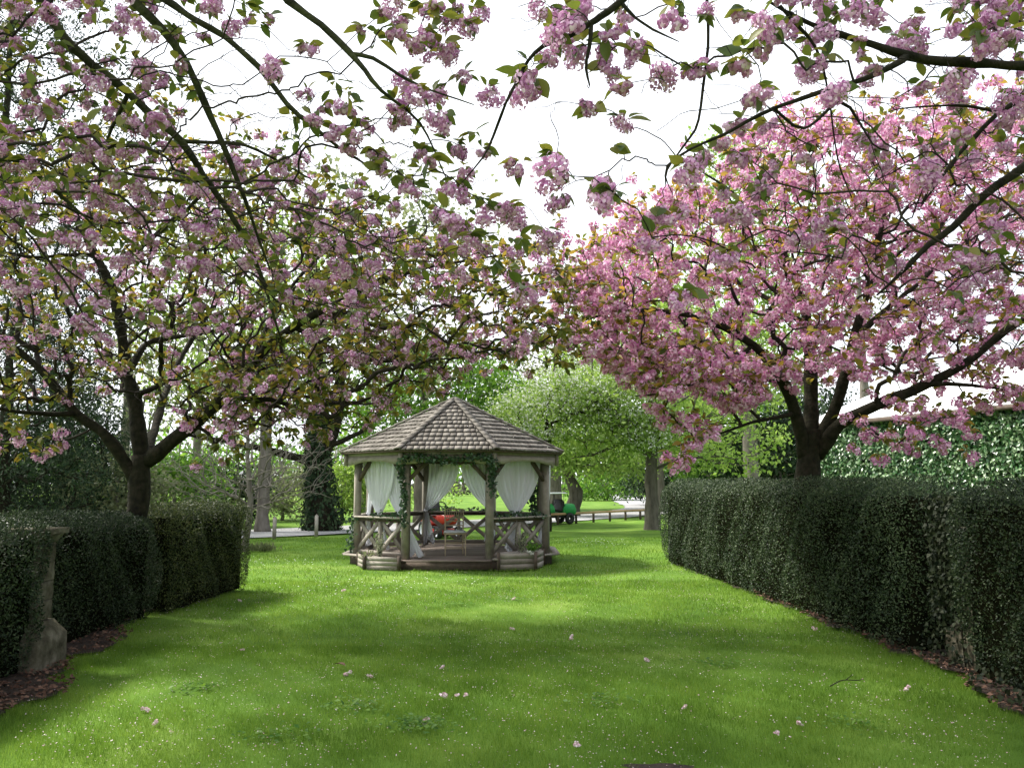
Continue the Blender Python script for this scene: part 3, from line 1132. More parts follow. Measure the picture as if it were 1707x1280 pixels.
# railings on every side except the entrance
for i in range(1, 8):
    rl = link('railing', None, gz)
    a_, b_ = oct_v(RP, i), oct_v(RP, i + 1)
    t = side_dir[i]
    L = np.linalg.norm(b_ - a_)
    o = out_dir[i]
    MB().bar(at(a_ + o * 0.02 + t * 0.03, 0.935), at(b_ + o * 0.02 - t * 0.03, 0.935), 0.17, 0.035).build('handrail', M['wood'], rl)
    MB().bar(at(a_ + t * 0.06, 0.885), at(b_ - t * 0.06, 0.885), 0.05, 0.06).build('top_rail', M['wood_dark'], rl)
    MB().bar(at(a_ + t * 0.06, 0.255), at(b_ - t * 0.06, 0.255), 0.05, 0.07).build('bottom_rail', M['wood'], rl)
    m_ = (a_ + b_) / 2
    MB().bar(at(m_, 0.292), at(m_, 0.853), 0.07, 0.065, up=(o[0], o[1], 0)).build('baluster', M['wood'], rl)
    for k in range(2):
        s0 = a_ + t * 0.075 if k == 0 else m_ + t * 0.045
        s1 = m_ - t * 0.045 if k == 0 else b_ - t * 0.075
        MB().bar(at(s0 + o * 0.014, 0.30), at(s1 + o * 0.014, 0.845), 0.026, 0.085, up=(0, 0, 1)).build('cross_brace', M['wood'], rl)
        MB().bar(at(s0 - o * 0.014, 0.845), at(s1 - o * 0.014, 0.30), 0.026, 0.085, up=(0, 0, 1)).build('cross_brace', M['wood'], rl)
# fascia: upper board and arched lower board on every side
RF = 2.28
for i in range(8):
    fa = link('fascia', None, gz)
    a_, b_ = oct_v(RF, i), oct_v(RF, i + 1)
    t = side_dir[i]
    L = np.linalg.norm(b_ - a_)
    o = out_dir[i]
    MB().bar(at(a_ + t * 0.02, 2.165), at(b_ - t * 0.02, 2.165), 0.03, 0.085).build('board', M['wood'], fa)
    mb = MB()
    ns = 14
    V = []
    for k in range(ns + 1):
        f = k / ns
        p = a_ + t * (0.02 + f * (L - 0.04)) + o * 0.006
        lo = 1.955 + 0.065 * max(0.0, math.sin(math.pi * min(1, max(0, (f - 0.14) / 0.72)))) ** 0.6
        for oo, zz in ((0.014, lo), (0.014, 2.119), (-0.014, 2.119), (-0.014, lo)):
            V.append(at(p + o * oo, zz))
    Q = []
    for k in range(ns):
        b = k * 4
        for e in range(4):
            Q.append([b + e, b + 4 + e, b + 4 + (e + 1) % 4, b + (e + 1) % 4])
    Q += [[0, 1, 2, 3], [ns * 4 + 3, ns * 4 + 2, ns * 4 + 1, ns * 4]]
    mb.add(np.array(V), Q)
    mb.build('arched_board', M['wood'], fa)
    p = oct_v(RF + 0.025, i)
    MB().bar(at(p, 1.94), at(p, 2.215), 0.07, 0.07, up=(o[0], o[1], 0)).build('corner_block', M['wood'], fa)
    a2, b2 = oct_v(RP, i), oct_v(RP, i + 1)
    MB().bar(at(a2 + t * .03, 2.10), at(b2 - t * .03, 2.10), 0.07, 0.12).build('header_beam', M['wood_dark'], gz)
# roof
APEX, EAVE = 3.40, 2.205
roof = link('roof', None, gz)
mb = MB()
ev = [at(oct_v(RE - 0.02, i), EAVE - 0.005) for i in range(8)]
ev2 = [at(oct_v(RE - 0.04, i), EAVE - 0.035) for i in range(8)]
V = np.array([at(GC, APEX - 0.03)] + ev + ev2 + [at(GC, APEX - 0.09)])
T = [[0, 1 + i, 1 + (i + 1) % 8] for i in range(8)] + [[17, 9 + (i + 1) % 8, 9 + i] for i in range(8)]
Q = [[1 + i, 9 + i, 9 + (i + 1) % 8, 1 + (i + 1) % 8] for i in range(8)]
mb.add(V, Q, T)
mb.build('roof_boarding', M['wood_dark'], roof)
rng = np.random.default_rng(3)
ROWS = 13
single, rest = [], MB()
for i in (0, 1, 7, 2, 6, 3, 4, 5):
    A_, B_ = at(oct_v(RE, i), EAVE), at(oct_v(RE, i + 1), EAVE)
    m_ = (A_ + B_) / 2
    up = at(GC, APEX) - m_
    sl = np.linalg.norm(up)
    up /= sl
    al = at(side_dir[i], 0)
    nrm_ = np.cross(al, up)
    if nrm_[2] < 0:
        nrm_ = -nrm_
    half0 = np.linalg.norm(B_ - A_) / 2
    ex = sl / ROWS
    for r_ in range(ROWS):
        s0 = r_ * ex
        hw_ = half0 * (1 - (s0 + ex * 0.35) / sl) - 0.02
        if hw_ < 0.04:
            continue
        x = -hw_
        first = rng.uniform(0.03, 0.12)
        while x < hw_ - 0.004:
            w_ = first if x == -hw_ else rng.uniform(0.085, 0.15)
            x1 = min(x + w_, hw_)
            if hw_ - x1 < 0.035:
                x1 = hw_
            th = rng.uniform(0.020, 0.028)
            j0 = rng.uniform(-0.004, 0.003)
            c0 = m_ + up * (s0 + j0) + nrm_ * 0.006
            c1 = m_ + up * (s0 + ex * 1.12) + nrm_ * (-0.004)
            f1 = (1 - (s0 + ex * 1.12) / sl) / (1 - s0 / sl)
            f1 = max(0, f1)
            g = 0.005
            u0, u1 = x + g, x1 - g
            k0, k1 = (u0, u1)
            if x == -hw_:
                k0 = u0 * max(f1, 0.0)
            if x1 == hw_:
                k1 = u1 * max(f1, 0.0)
            lift = nrm_ * (th + rng.uniform(0, 0.003))
            V = [c0 + al * u0, c0 + al * u1, c1 + al * k1, c1 + al * k0]
            V = np.array(V + [V[0] + lift, V[1] + lift, V[2] + nrm_ * 0.006, V[3] + nrm_ * 0.006])
            if i in (0, 1, 7) and r_ < 11 and len(single) < 262:
                single.append(V)
            else:
                rest.add(V, MB.BQ)
            x = x1
off = np.array(gz.location)
for V in single:
    link('shingle', mesh('shingle', V - off, MB.BQ, None, M['shingle']), roof)
link('shingles', rest.mesh('shingles', M['shingle'], False, off), roof, kind='stuff')
hips = MB()
for i in range(8):
    A_ = at(oct_v(RE + 0.02, i), EAVE + 0.012)
    up = at(GC, APEX + 0.025) - A_
    sl = np.linalg.norm(up)
    up /= sl
    for r_ in range(ROWS):
        s0, s1 = r_ * sl / ROWS, (r_ + 1.12) * sl / ROWS
        s1 = min(s1, sl)
        V = []
        for s, lift in ((s0, 0.03), (s1, 0.012)):
            for sg in (-1, 0, 1):
                j = (i - 1) % 8 if sg < 0 else i
                dirv = at(side_dir[j], 0) * (-1 if sg < 0 else 1) if sg else np.zeros(3)
                wv = min(0.072, max(0.0, (sl - s)) * 0.5)
                p = A_ + up * s + dirv * wv + np.array([0, 0, lift + 0.012])
                V.append(p)
        V = np.array(V)
        V = np.concatenate([V, V - np.array([0, 0, 0.02])])
        Q = [[0, 1, 4, 3], [1, 2, 5, 4], [0, 6, 7, 1], [1, 7, 8, 2], [6, 9, 10, 7], [7, 10, 11, 8], [0, 3, 9, 6], [2, 8, 11, 5]]
        if i in (0, 1):
            link('hip_shingle', mesh('hip_shingle', V - off, Q, None, M['shingle']), roof)
        else:
            hips.add(V, Q)
link('hip_shingles', hips.mesh('hip_shingles', M['shingle'], False, off), roof, kind='stuff')


# ------------------------------------------------------------------ curtains (hang from the gazebo)
def curtain(label, topA, topB, gat, tail, npl, seed, spread=0.09, zt=2.05, zg=0.97, zb=0.35, out=(0, -1), belly=0.0):
    """sheer cloth gathered from the top edge A-B to the tie point gat, with a loose tail below"""
    rng = np.random.default_rng(seed)
    nu, nv = 64, 40
    root_l = ((topA[0] + topB[0]) / 2, (topA[1] + topB[1]) / 2, zg)
    out = np.array([out[0], out[1], 0.0])
    u = np.linspace(0, 1, nu)
    A3, B3 = at(topA, zt), at(topB, zt)
    g3, t3 = at(gat, zg), at(tail, zb)
    al = norm(B3 - A3)
    V = []
    ph = rng.uniform(0, 6, 4)
    nt_ = int(nv * 0.72)
    for j in range(nv):
        if j < nt_:
            v = j / (nt_ - 1)
            e = v ** 2.1
            top = A3[None] + (B3 - A3)[None] * u[:, None]
            end = g3[None] + al[None] * ((u - 0.5) * spread)[:, None]
            p = top * (1 - e) + end * e
            p[:, 2] = zt + (zg - zt) * v + 0.05 * np.sin(u * math.pi) * v * (1 - v) * -2
            amp = 0.026 * (1 - 0.5 * v) + 0.014
        else:
            v = (j - nt_ + 1) / (nv - nt_)
            wd = spread * (1 + 2.0 * v)
            c = g3 * (1 - v) + t3 * v
            p = c[None] + al[None] * ((u - 0.5) * wd)[:, None]
            p[:, 2] = zg + (zb - zg) * v - 0.05 * v * np.sin(u * 9 + ph[3])
            amp = 0.014 + 0.03 * v
        vv = j / nv
        f = np.sin(u * npl * 2 * math.pi + ph[0] + 0.9 * np.sin(vv * 3 + ph[1])) + 0.45 * np.sin(u * npl * 4.7 * math.pi + ph[2] + vv * 2)
        p = p + out[None] * (f * amp)[:, None] + out[None] * belly * math.sin(math.pi * min(1, vv / 0.72)) * 0.5
        V.append(p)
    V = np.array(V).reshape(-1, 3) - np.array(root_l)
    i = np.arange(nv - 1)[:, None] * nu + np.arange(nu - 1)[None]
    Q = np.stack([i, i + 1, i + nu + 1, i + nu], -1).reshape(-1, 4)
    root = thing('curtain', label, 'curtain', root_l, 'white curtains hanging in the gazebo')
    link('cloth', mesh('cloth', V, Q, None, M['sheer'], True), root)
    # tie band
    k = 12
    a_ = np.linspace(0, 2 * math.pi, k + 1)
    ring = np.stack([al[0] * np.cos(a_) * spread * .56 + out[0] * 0.05 * np.sin(a_), al[1] * np.cos(a_) * spread * .56 + out[1] * 0.05 * np.sin(a_), np.zeros(k + 1)], -1) + g3 - np.array(root_l)
    Vb = np.concatenate([ring + [0, 0, 0.018], ring - [0, 0, 0.018]])
    i = np.arange(k)
    link('tie', mesh('tie', Vb, np.stack([i, i + 1, i + k + 2, i + k + 1], -1), None, M['sheer'], True), root)
    return root


def side_pt(i, f, inset=0.07, R=RP):
    a_, b_ = oct_v(R, i), oct_v(R, i + 1)
    return a_ * (1 - f) + b_ * f - out_dir[i] * inset


# side numbering: 0 front, 1 front right, 2 right, 3 back right, 4 back, 5 back left, 6 left, 7 front left
curtain('white sheer curtain drawn to a narrow knot over the front left gazebo handrail', side_pt(7, 0.06), side_pt(7, 0.72), side_pt(7, 0.40), side_pt(7, 0.42, 0.2), 6, 1, out=out_dir[7])
curtain('white sheer curtain falling along the left entrance post of the gazebo', side_pt(7, 0.40, 0.14), side_pt(7, 0.97, 0.14), side_pt(7, 0.83, 0.12), side_pt(0, 0.10, 0.35), 6, 2, spread=0.14, zb=0.24, out=out_dir[7])
curtain('wide white sheer curtain gathered to a point over the front right gazebo handrail', side_pt(1, 0.05), side_pt(1, 0.93), side_pt(1, 0.48), side_pt(1, 0.44, 0.15), 9, 3, zb=0.3, spread=0.07, out=out_dir[1])
curtain('white sheer curtain in the back opening of the gazebo, swept to the left post', side_pt(4, 0.95), side_pt(4, 0.50), side_pt(4, 0.985), side_pt(4, 0.93), 6, 4, zb=0.24, out=-out_dir[4])
curtain('white sheer curtain in the back opening of the gazebo, swept to the right post', side_pt(4, 0.47), side_pt(4, 0.05), side_pt(4, 0.02), side_pt(4, 0.04), 6, 5, zb=0.30, out=-out_dir[4])
curtain('narrow strip of white curtain at the right side of the gazebo beyond the post', side_pt(2, 0.35, -0.09), side_pt(2, 0.96, -0.12), side_pt(2, 0.55, -0.07), side_pt(2, 0.5, 0.1), 6, 6, out=out_dir[2])
curtain('narrow strip of white curtain at the left side of the gazebo beyond the post', side_pt(6, 0.05, 0.1), side_pt(6, 0.45, 0.1), side_pt(6, 0.5, 0.1), side_pt(6, 0.5, 0.12), 5, 7, out=out_dir[6])

# ------------------------------------------------------------------ ivy garland round the entrance and foliage on the handrails
rng = np.random.default_rng(12)
o0 = out_dir[0]
pl, pr = oct_v(RP + 0.09, 0), oct_v(RP + 0.09, 1)
fl, fr = oct_v(RF + 0.05, 0), oct_v(RF + 0.05, 1)
pathg = [at(pl, 0.85), at(pl, 1.15), at(pl, 1.5), at(pl * .98 + fl * .02 + [-.05, 0], 1.8), at(fl + [0.04, 0], 2.03), at(fl * .85 + fr * .15, 2.11), at(fl * .68 + fr * .32, 2.07),
         at(fl * .5 + fr * .5, 2.05), at(fl * .34 + fr * .66, 2.06), at(fl * .15 + fr * .85, 2.10), at(fr - [0.03, 0], 2.02), at(pr, 1.86), at(pr, 1.6), at(pr + [0.03, 0], 1.42)]
gp, _ = spline(pathg, np.ones(len(pathg)), 0.05)
n = 1350
k = rng.integers(0, len(gp), n)
f = np.where(k < 22, 0.032, 0.043)
pts = gp[k] + rng.normal(size=(n, 3)) * f[:, None]
ivy_on('ivy_garland', 'dark green ivy garland framing the gazebo entrance', pts, norm(np.tile([0, -1, 0.2], (n, 1)) + rng.normal(size=(n, 3)) * 0.3), 0.058, 31, 'garland', stems=[gp[::4]])


def rail_foliage(label, i, f0, f1, n, seed, drop=0.06):
    rng = np.random.default_rng(seed)
    f = rng.uniform(f0, f1, n)
    a_, b_ = oct_v(RP + 0.03, i), oct_v(RP + 0.03, i + 1)
    p = a_[None] * (1 - f[:, None]) + b_[None] * f[:, None]
    h = 0.05 + 0.07 * np.abs(np.sin(f * 9 + seed))
    pts = np.c_[p + rng.normal(size=(n, 2)) * 0.05, 0.95 + rng.uniform(-0.3, 1, n) * h]
    ivy_on('ivy_spray', label, pts, norm(np.tile([0, -.6, .7], (n, 1)) + rng.normal(size=(n, 3)) * 0.4), 0.07, seed, 'garland', 'sprays of greenery on the gazebo handrails')


rail_foliage('spray of greenery on the front left gazebo handrail', 7, 0.30, 0.98, 150, 41)
rail_foliage('spray of greenery on the front right gazebo handrail', 1, 0.05, 1.0, 210, 42)
rail_foliage('greenery lying along the back handrail behind the chair', 4, 0.05, 0.95, 150, 43)
n = 220
pv = side_pt(3, 0.15, 0.05)
zz = rng.uniform(0.98, 1.75, n)
pts = np.c_[np.tile(pv, (n, 1)) + rng.normal(size=(n, 2)) * 0.05, zz]
ivy_on('hanging_ivy', 'strand of ivy hanging inside the gazebo behind the right entrance post', pts, np.tile([0, -1, 0], (n, 1)).astype(float), 0.07, 44, 'garland')
n = 130
pv = oct_v(RP + 0.1, 7)
pts = np.c_[np.tile(pv, (n, 1)) + rng.normal(size=(n, 2)) * 0.05, rng.uniform(0.22, 0.98, n)]
ivy_on('trailing_ivy', 'trailing ivy on the outer left corner post of the gazebo', pts, np.tile([-.5, -.8, 0], (n, 1)).astype(float), 0.07, 45, 'garland')

# ------------------------------------------------------------------ planters and their plants


def planter(label, i, f0, f1, depth, h, group):
    a_, b_ = oct_v(RD + 0.12, i), oct_v(RD + 0.12, i + 1)
    p0, p1 = a_ * (1 - f0) + b_ * f0, a_ * (1 - f1) + b_ * f1
    o = out_dir[i]
    t = side_dir[i]
    m_ = (p0 + p1) / 2
    root = thing('planter', label, 'planter', (m_[0], m_[1], 0), group)
    # two front faces meeting at a shallow point, three boards each
    tip = m_ + o * depth
    hb = h / 3
    for (q0, q1) in ((p0, tip), (tip, p1)):
        for k in range(3):
            d = norm(q1 - q0)
            MB().bar(at(q0 + d * 0.02, hb * (k + .5)), at(q1 - d * 0.02, hb * (k + .5)), 0.028, hb - 0.003).build('board', M['wood'], root)
    for q in (p0, tip + o * 0.012, p1):
        MB().box(at(q, h / 2 + 0.01), (0.06, 0.06, h + 0.02)).build('corner_post', M['wood_dark'], root)
    MB().prism([p0 - o * .02, tip - o * 0.04, p1 - o * .02] if True else None, 0.02, h - 0.05).build('soil_fill', M['soil'], root)
    return at((m_ * 0.5 + tip * 0.5), h - 0.05), p0, p1, tip


PLG = 'timber planters in front of the gazebo'
pa = planter('timber planter with a variegated shrub at the front left of the gazebo', 7, 0.30, 1.02, 0.30, 0.24, PLG)
pb_ = planter('timber planter with white flowers at the front right of the gazebo', 1, 0.05, 0.74, 0.36, 0.30, PLG)


def small_plant(name, label, base, h, wd, n, leaf, m, seed, up=0.8, flowers=None, nf=0):
    rng = np.random.default_rng(seed)
    base = np.array(base)
    root = thing(name, label, 'plant', tuple(base))
    mb = MB()
    pts = []
    for k in range(9):
        a_ = rng.uniform(0, 6.28)
        tip = np.array([math.cos(a_) * wd * rng.uniform(.2, 1), math.sin(a_) * wd * rng.uniform(.2, 1), h * rng.uniform(.65, 1)])
        mid = tip * np.array([.35, .35, .55])
        q, r_ = spline([np.zeros(3), mid, tip], [0.006, 0.004, 0.002], 0.04)
        mb.tube(q, r_, 5)
        pts.append(q[1:])
    link('stem', mb.mesh('stem', M['twig'], True), root)
    pts = np.concatenate(pts)
    k = rng.integers(0, len(pts), n)
    p = pts[k] + rng.normal(size=(n, 3)) * wd * 0.16
    ax = norm(rng.normal(size=(n, 3)) + np.array([0, 0, up]))
    V, Q, T = scatter(LEAF1, p, frames(ax, rand_dirs(n, rng)), rng.uniform(.6, 1.2, n) * leaf)
    link('foliage', mesh('foliage', V, Q, T, m), root, kind='stuff')
    if nf:
        fm = mesh('flower', *cluster(seed, 4, 7, 0.03, 0.026), m=flowers)
        for k in range(nf):
            q = pts[rng.integers(len(pts) // 3, len(pts))] * np.array([1.15, 1.15, 0.75]) + np.array([0, -wd * .3, 0.02])
            link('flower', fm, root, tuple(q))
    return root


c0 = pa[0] + np.array([0.16, -0.02, 0])
small_plant('shrub', 'upright variegated shrub in the left timber planter', c0, 0.46, 0.12, 360, 0.045, M['varieg'], 51)
small_plant('trailing_plant', 'low trailing green plant in the left timber planter', pa[0] + np.array([-0.02, -0.06, 0]), 0.10, 0.20, 120, 0.05, M['dull'], 52)
c0 = pb_[0] + np.array([-0.12, 0.02, 0])
small_plant('feathery_plant', 'feathery grey-green plant in the right timber planter', c0, 0.42, 0.13, 320, 0.04, M['varieg'], 53)
small_plant('flowering_plant', 'bushy plant with white flowers in the right timber planter', pb_[0] + np.array([0.05, -0.08, 0]), 0.20, 0.17, 260, 0.05, M['mid'], 54, flowers=M['white_petal'], nf=9)


# ------------------------------------------------------------------ chair
def chiavari(x, y, rz):
    root = thing('chair', 'pale wooden chair with spindle back and white cushion standing in the gazebo', 'chair', (x, y, FZ))
    root.rotation_euler = (0, 0, rz)
    m = M['chair']

    def part(name, mb, mm=m, smooth=True):
        return link(name, mb.mesh(name, mm, smooth), root)
    sw, sd_ = 0.185, 0.18
    H = 0.90
    for sx in (-1, 1):
        q, r_ = spline([(sx * sw * .96, sd_, 0), (sx * sw * .96, sd_ * .98, 0.42), (sx * sw, sd_ * 1.12, 0.7), (sx * sw, sd_ * 1.3, H)], [.012, .016, .013, .011], .05)
        part('leg', MB().tube(q, r_, 8))
        q, r_ = spline([(sx * sw * 1.08, -sd_ * 1.03, 0), (sx * sw * 1.08, -sd_ * 1.03, 0.2), (sx * sw * 1.06, -sd_, 0.42)], [.010, .014, .016], .05)
        part('leg', MB().tube(q, r_, 8))
        for z_ in (0.16, 0.27):
            part('stretcher', MB().tube([(sx * sw * .97, sd_, z_), (sx * sw * 1.07, -sd_, z_)], .008, 6))
    for z_ in (0.14, 0.24):
        part('stretcher', MB().tube([(-sw * 1.06, -sd_, z_), (sw * 1.06, -sd_, z_)], .008, 6))
        part('stretcher', MB().tube([(-sw, sd_, z_), (sw, sd_, z_)], .008, 6))
    mb = MB()
    mb.box((0, 0, 0.425), (2 * sw + .06, 2 * sd_ + .06, 0.03))
    part('seat_frame', mb, smooth=False)
    V, Q = [], []
    prof = [(0, 0.442), (0.85, 0.442), (1.0, 0.455), (0.97, 0.475), (0.8, 0.487), (0, 0.492)]
    k = 20
    for (rr_, z_) in prof:
        for i in range(k):
            a_ = 2 * math.pi * i / k
            ca, sa = math.cos(a_), math.sin(a_)
            e = (abs(ca) ** 5 + abs(sa) ** 5) ** -0.2
            V.append((ca * e * rr_ * (sw + .035), sa * e * rr_ * (sd_ + .035), z_))
    for j in range(len(prof) - 1):
        for i in range(k):
            Q.append([j * k + i, j * k + (i + 1) % k, (j + 1) * k + (i + 1) % k, (j + 1) * k + i])
    part('cushion', MB().add(V, Q), M['cushion'])
    for z_, yy in ((H - .005, 1.30), (0.72, 1.14), (0.655, 1.09), (0.57, 1.05)):
        q, r_ = spline([(-sw, sd_ * yy, z_), (0, sd_ * (yy + .08), z_ + 0.006), (sw, sd_ * yy, z_)], [.011, .012, .011], .05)
        part('back_rail', MB().tube(q, r_, 8))
    for i in range(7):
        xx = -sw + (i + 1) * 2 * sw / 8
        part('spindle', MB().tube([(xx, sd_ * 1.17, 0.72), (xx * 1.0, sd_ * 1.3, H - .01)], .007, 6))
    return root


cp = G(757, 926, FZ)
chiavari(cp[0], cp[1] + 0.15, math.radians(8))

# ================================================================== MACHINES, RAILS, POSTS


def wheel(root, c, r, wd, rim=None):
    """wheel with axis along x: tyre + rim"""
    t = []
    prof = [(r * .62, -wd / 2), (r * .95, -wd / 2), (r, -wd * .3), (r, wd * .3), (r * .95, wd / 2), (r * .62, wd / 2)]
    k = 18
    V, Q = [], []
    for (q, x) in prof:
        for i in range(k):
            a_ = 2 * math.pi * i / k
            V.append((x, q * math.cos(a_), q * math.sin(a_)))
    for j in range(len(prof) - 1):
        for i in range(k):
            Q.append([j * k + i, j * k + (i + 1) % k, (j + 1) * k + (i + 1) % k, (j + 1) * k + i])
    wh = link('wheel', None, root, c)
    link('tyre', MB().add(V, Q).mesh('tyre', M['black'], True), wh)
    V = [(x, q * math.cos(2 * math.pi * i / k), q * math.sin(2 * math.pi * i / k)) for (x, q) in ((-wd * .42, r * .62), (-wd * .2, r * .2), (wd * .2, r * .2), (wd * .42, r * .62)) for i in range(k)]
    Q = [[j * k + i, j * k + (i + 1) % k, (j + 1) * k + (i + 1) % k, (j + 1) * k + i] for j in range(3) for i in range(k)]
    link('rim', MB().add(V, Q).mesh('rim', rim or M['pvc'], True), wh)


def loft(rings):
    """closed loft over rings of equal size (n, 3)"""
    k = len(rings[0])
    V = np.concatenate(rings)
    Q = [[j * k + i, j * k + (i + 1) % k, (j + 1) * k + (i + 1) % k, (j + 1) * k + i] for j in range(len(rings) - 1) for i in range(k)]
    T = [[0, i + 1, i] for i in range(1, k - 1)]
    b = (len(rings) - 1) * k
    T += [[b, b + i, b + i + 1] for i in range(1, k - 1)]
    return V, Q, T


def rrect(cx, cy, w_, h_, y, p=4.0, k=16):
    a_ = np.linspace(0, 2 * math.pi, k, endpoint=False)
    c, s = np.cos(a_), np.sin(a_)
    e = (np.abs(c) ** p + np.abs(s) ** p) ** (-1 / p)
    return np.stack([cx + c * e * w_ / 2, np.full(k, y), cy + s * e * h_ / 2], -1)


g = G(732, 897)
mw = thing('ride_on_mower', 'red ride-on mower parked on the grass behind the gazebo', 'mower', (g[0], g[1] + 0.2, 0))
mw.scale = (.86, .86, .9)
mw.rotation_euler = (0, 0, math.radians(28))
V, Q, T = loft([rrect(0, 0.62, .44, .20, -0.95), rrect(0, 0.62, .50, .34, -0.88), rrect(0, 0.64, .54, .40, -0.5), rrect(0, 0.66, .54, .42, -0.28), rrect(0, 0.62, .4, .3, -0.22)])
link('hood', MB().add(V, Q, T).mesh('hood', M['red'], True), mw)
V, Q, T = loft([rrect(0, 0.48, .84, .22, 0.1), rrect(0, 0.55, .86, .32, 0.3), rrect(0, 0.55, .86, .32, 0.75), rrect(0, 0.48, .78, .2, 0.88)])
link('rear_fender', MB().add(V, Q, T).mesh('rear_fender', M['red'], True), mw)
link('footboard', MB().box((0, -0.08, 0.36), (.7, .5, .05)).mesh('footboard', M['black']), mw)
V, Q, T = loft([rrect(0, 0.20, 1.0, .16, -0.42), rrect(0, 0.22, 1.12, .18, -0.3), rrect(0, 0.22, 1.12, .18, 0.15), rrect(0, 0.2, 1.0, .14, 0.27)])
link('cutting_deck', MB().add(V, Q, T).mesh('cutting_deck', M['red'], True), mw)
V, Q, T = loft([rrect(0, 0.78, .44, .10, 0.15), rrect(0, 0.79, .48, .13, 0.3), rrect(0, 0.80, .48, .13, 0.52), rrect(0, 1.0, .46, .5, 0.58), rrect(0, 1.02, .42, .44, 0.68)])
link('seat', MB().add(V, Q, T).mesh('seat', M['black'], True), mw)
a_ = np.linspace(0, 2 * math.pi, 21)
V, Q, T = tube(np.stack([.19 * np.cos(a_), -0.13 + .1 * np.sin(a_), 1.02 + .15 * np.sin(a_)], -1), .017, 6, False)
sw_ = link('steering_wheel', MB().add(V, Q, T).tube([(0, -.35, .8), (0, -.13, 1.02)], .02, 6).tube([(-.18, -.13, 1.02), (.18, -.13, 1.02)], .012, 6).mesh('steering_wheel', M['black'], True), mw)
for sx in (-1, 1):
    wheel(mw, (sx * .40, .45, .27), .27, .22)
    wheel(mw, (sx * .37, -.72, .20), .20, .15)

g = P(927, 862, 33.0)
gm = thing('utility_vehicle', 'bright green utility vehicle with white sunshade parked right of the gazebo', 'vehicle', (g[0] - .1, 33.0, 0))
gm.scale = (.8, .72, .86)
gm.rotation_euler = (0, 0, math.radians(-62))
V, Q, T = loft([rrect(0, 0.52, .9, .3, -1.0), rrect(0, 0.58, 1.0, .5, -0.88), rrect(0, 0.66, 1.02, .56, -0.5), rrect(0, 0.68, .98, .5, -0.28), rrect(0, .6, .9, .3, -0.2)])
link('hood', MB().add(V, Q, T).mesh('hood', M['green'], True), gm)
V, Q, T = loft([rrect(0, 0.58, .96, .36, .32), rrect(0, 0.66, 1.02, .52, .42), rrect(0, 0.66, 1.02, .52, 1.05), rrect(0, .6, .94, .38, 1.14)])
link('cargo_box', MB().add(V, Q, T).mesh('cargo_box', M['green'], True), gm)
link('chassis', MB().box((0, 0.05, .36), (.8, 2.0, .14)).mesh('chassis', M['black']), gm)
V, Q, T = loft([rrect(0, 0.62, .9, .1, -.02), rrect(0, 0.64, .94, .14, .1), rrect(0, 0.64, .94, .14, .26), rrect(0, .88, .9, .5, .30), rrect(0, .9, .86, .46, .38)])
link('seat', MB().add(V, Q, T).mesh('seat', M['black'], True), gm)
for sx in (-1, 1):
    for yy in (-.32, .40):
        link('canopy_post', MB().tube([(sx * .44, yy, .7), (sx * .44, yy * .9, 1.36)], .018, 6).mesh('canopy_post', M['black']), gm)
    wheel(gm, (sx * .46, .72, .26), .26, .2, M['black'])
    wheel(gm, (sx * .46, -.72, .26), .26, .2, M['black'])
V, Q, T = loft([rrect(0, 1.385, 1.0, .04, -.5), rrect(0, 1.40, 1.08, .07, -.42), rrect(0, 1.40, 1.08, .07, .5), rrect(0, 1.385, 1.0, .04, .58)])
link('canopy', MB().add(V, Q, T).mesh('canopy', M['pvc'], True), gm)
a_ = np.linspace(0, 2 * math.pi, 17)
V, Q, T = tube(np.stack([.2 + .15 * np.cos(a_), -0.1 + .06 * np.sin(a_), 1.0 + .12 * np.sin(a_)], -1), .015, 6, False)
link('steering_wheel', MB().add(V, Q, T).tube([(.2, -.3, .75), (.2, -.1, 1.0)], .018, 6).mesh('steering_wheel', M['black'], True), gm)

# knee rail beside the road
ra, rb = np.array([0.2, 30.6]), np.array([6.5, 38.2])
kr = thing('knee_rail', 'low timber knee rail on short posts edging the drive right of the gazebo', 'fence', (ra[0], ra[1], 0))
nr_ = 5
for k in range(nr_):
    p0, p1 = ra + (rb - ra) * k / nr_, ra + (rb - ra) * (k + 1) / nr_
    d = norm(p1 - p0)
    MB().bar(at(p0 + d * .005, 0.40), at(p1 - d * .005, 0.40), 0.10, 0.085).build('rail', M['rail'], kr)
for k in range(9):
    p = ra + (rb - ra) * k / 8
    MB().box(at(p, 0.175), (0.09, 0.09, 0.352)).build('post', M['wood_dark'], kr)


def road_post(label, px, pyb, h, w_=0.09):
    g = G(px, pyb)
    root = thing('wooden_post', label, 'post', tuple(g), 'wooden posts along the drive')
    link('shaft', MB().box((0, 0, h / 2), (w_, w_, h)).mesh('shaft', M['wood']), root)
    V = np.array([[-w_ / 2, -w_ / 2, h + .002], [w_ / 2, -w_ / 2, h + .002], [w_ / 2, w_ / 2, h + .002], [-w_ / 2, w_ / 2, h + .002], [0, 0, h + .045]])
    link('cap', MB().add(V, [[3, 2, 1, 0]], [[0, 1, 4], [1, 2, 4], [2, 3, 4], [3, 0, 4]]).mesh('cap', M['wood'])  , root)


road_post('wooden roadside post nearest the bare tree', 457, 898, 0.60)
road_post('wooden roadside post below the ivy-clad tree trunk', 527, 894, 0.62)
road_post('wooden roadside post beside the left corner of the gazebo', 591, 884, 0.62)

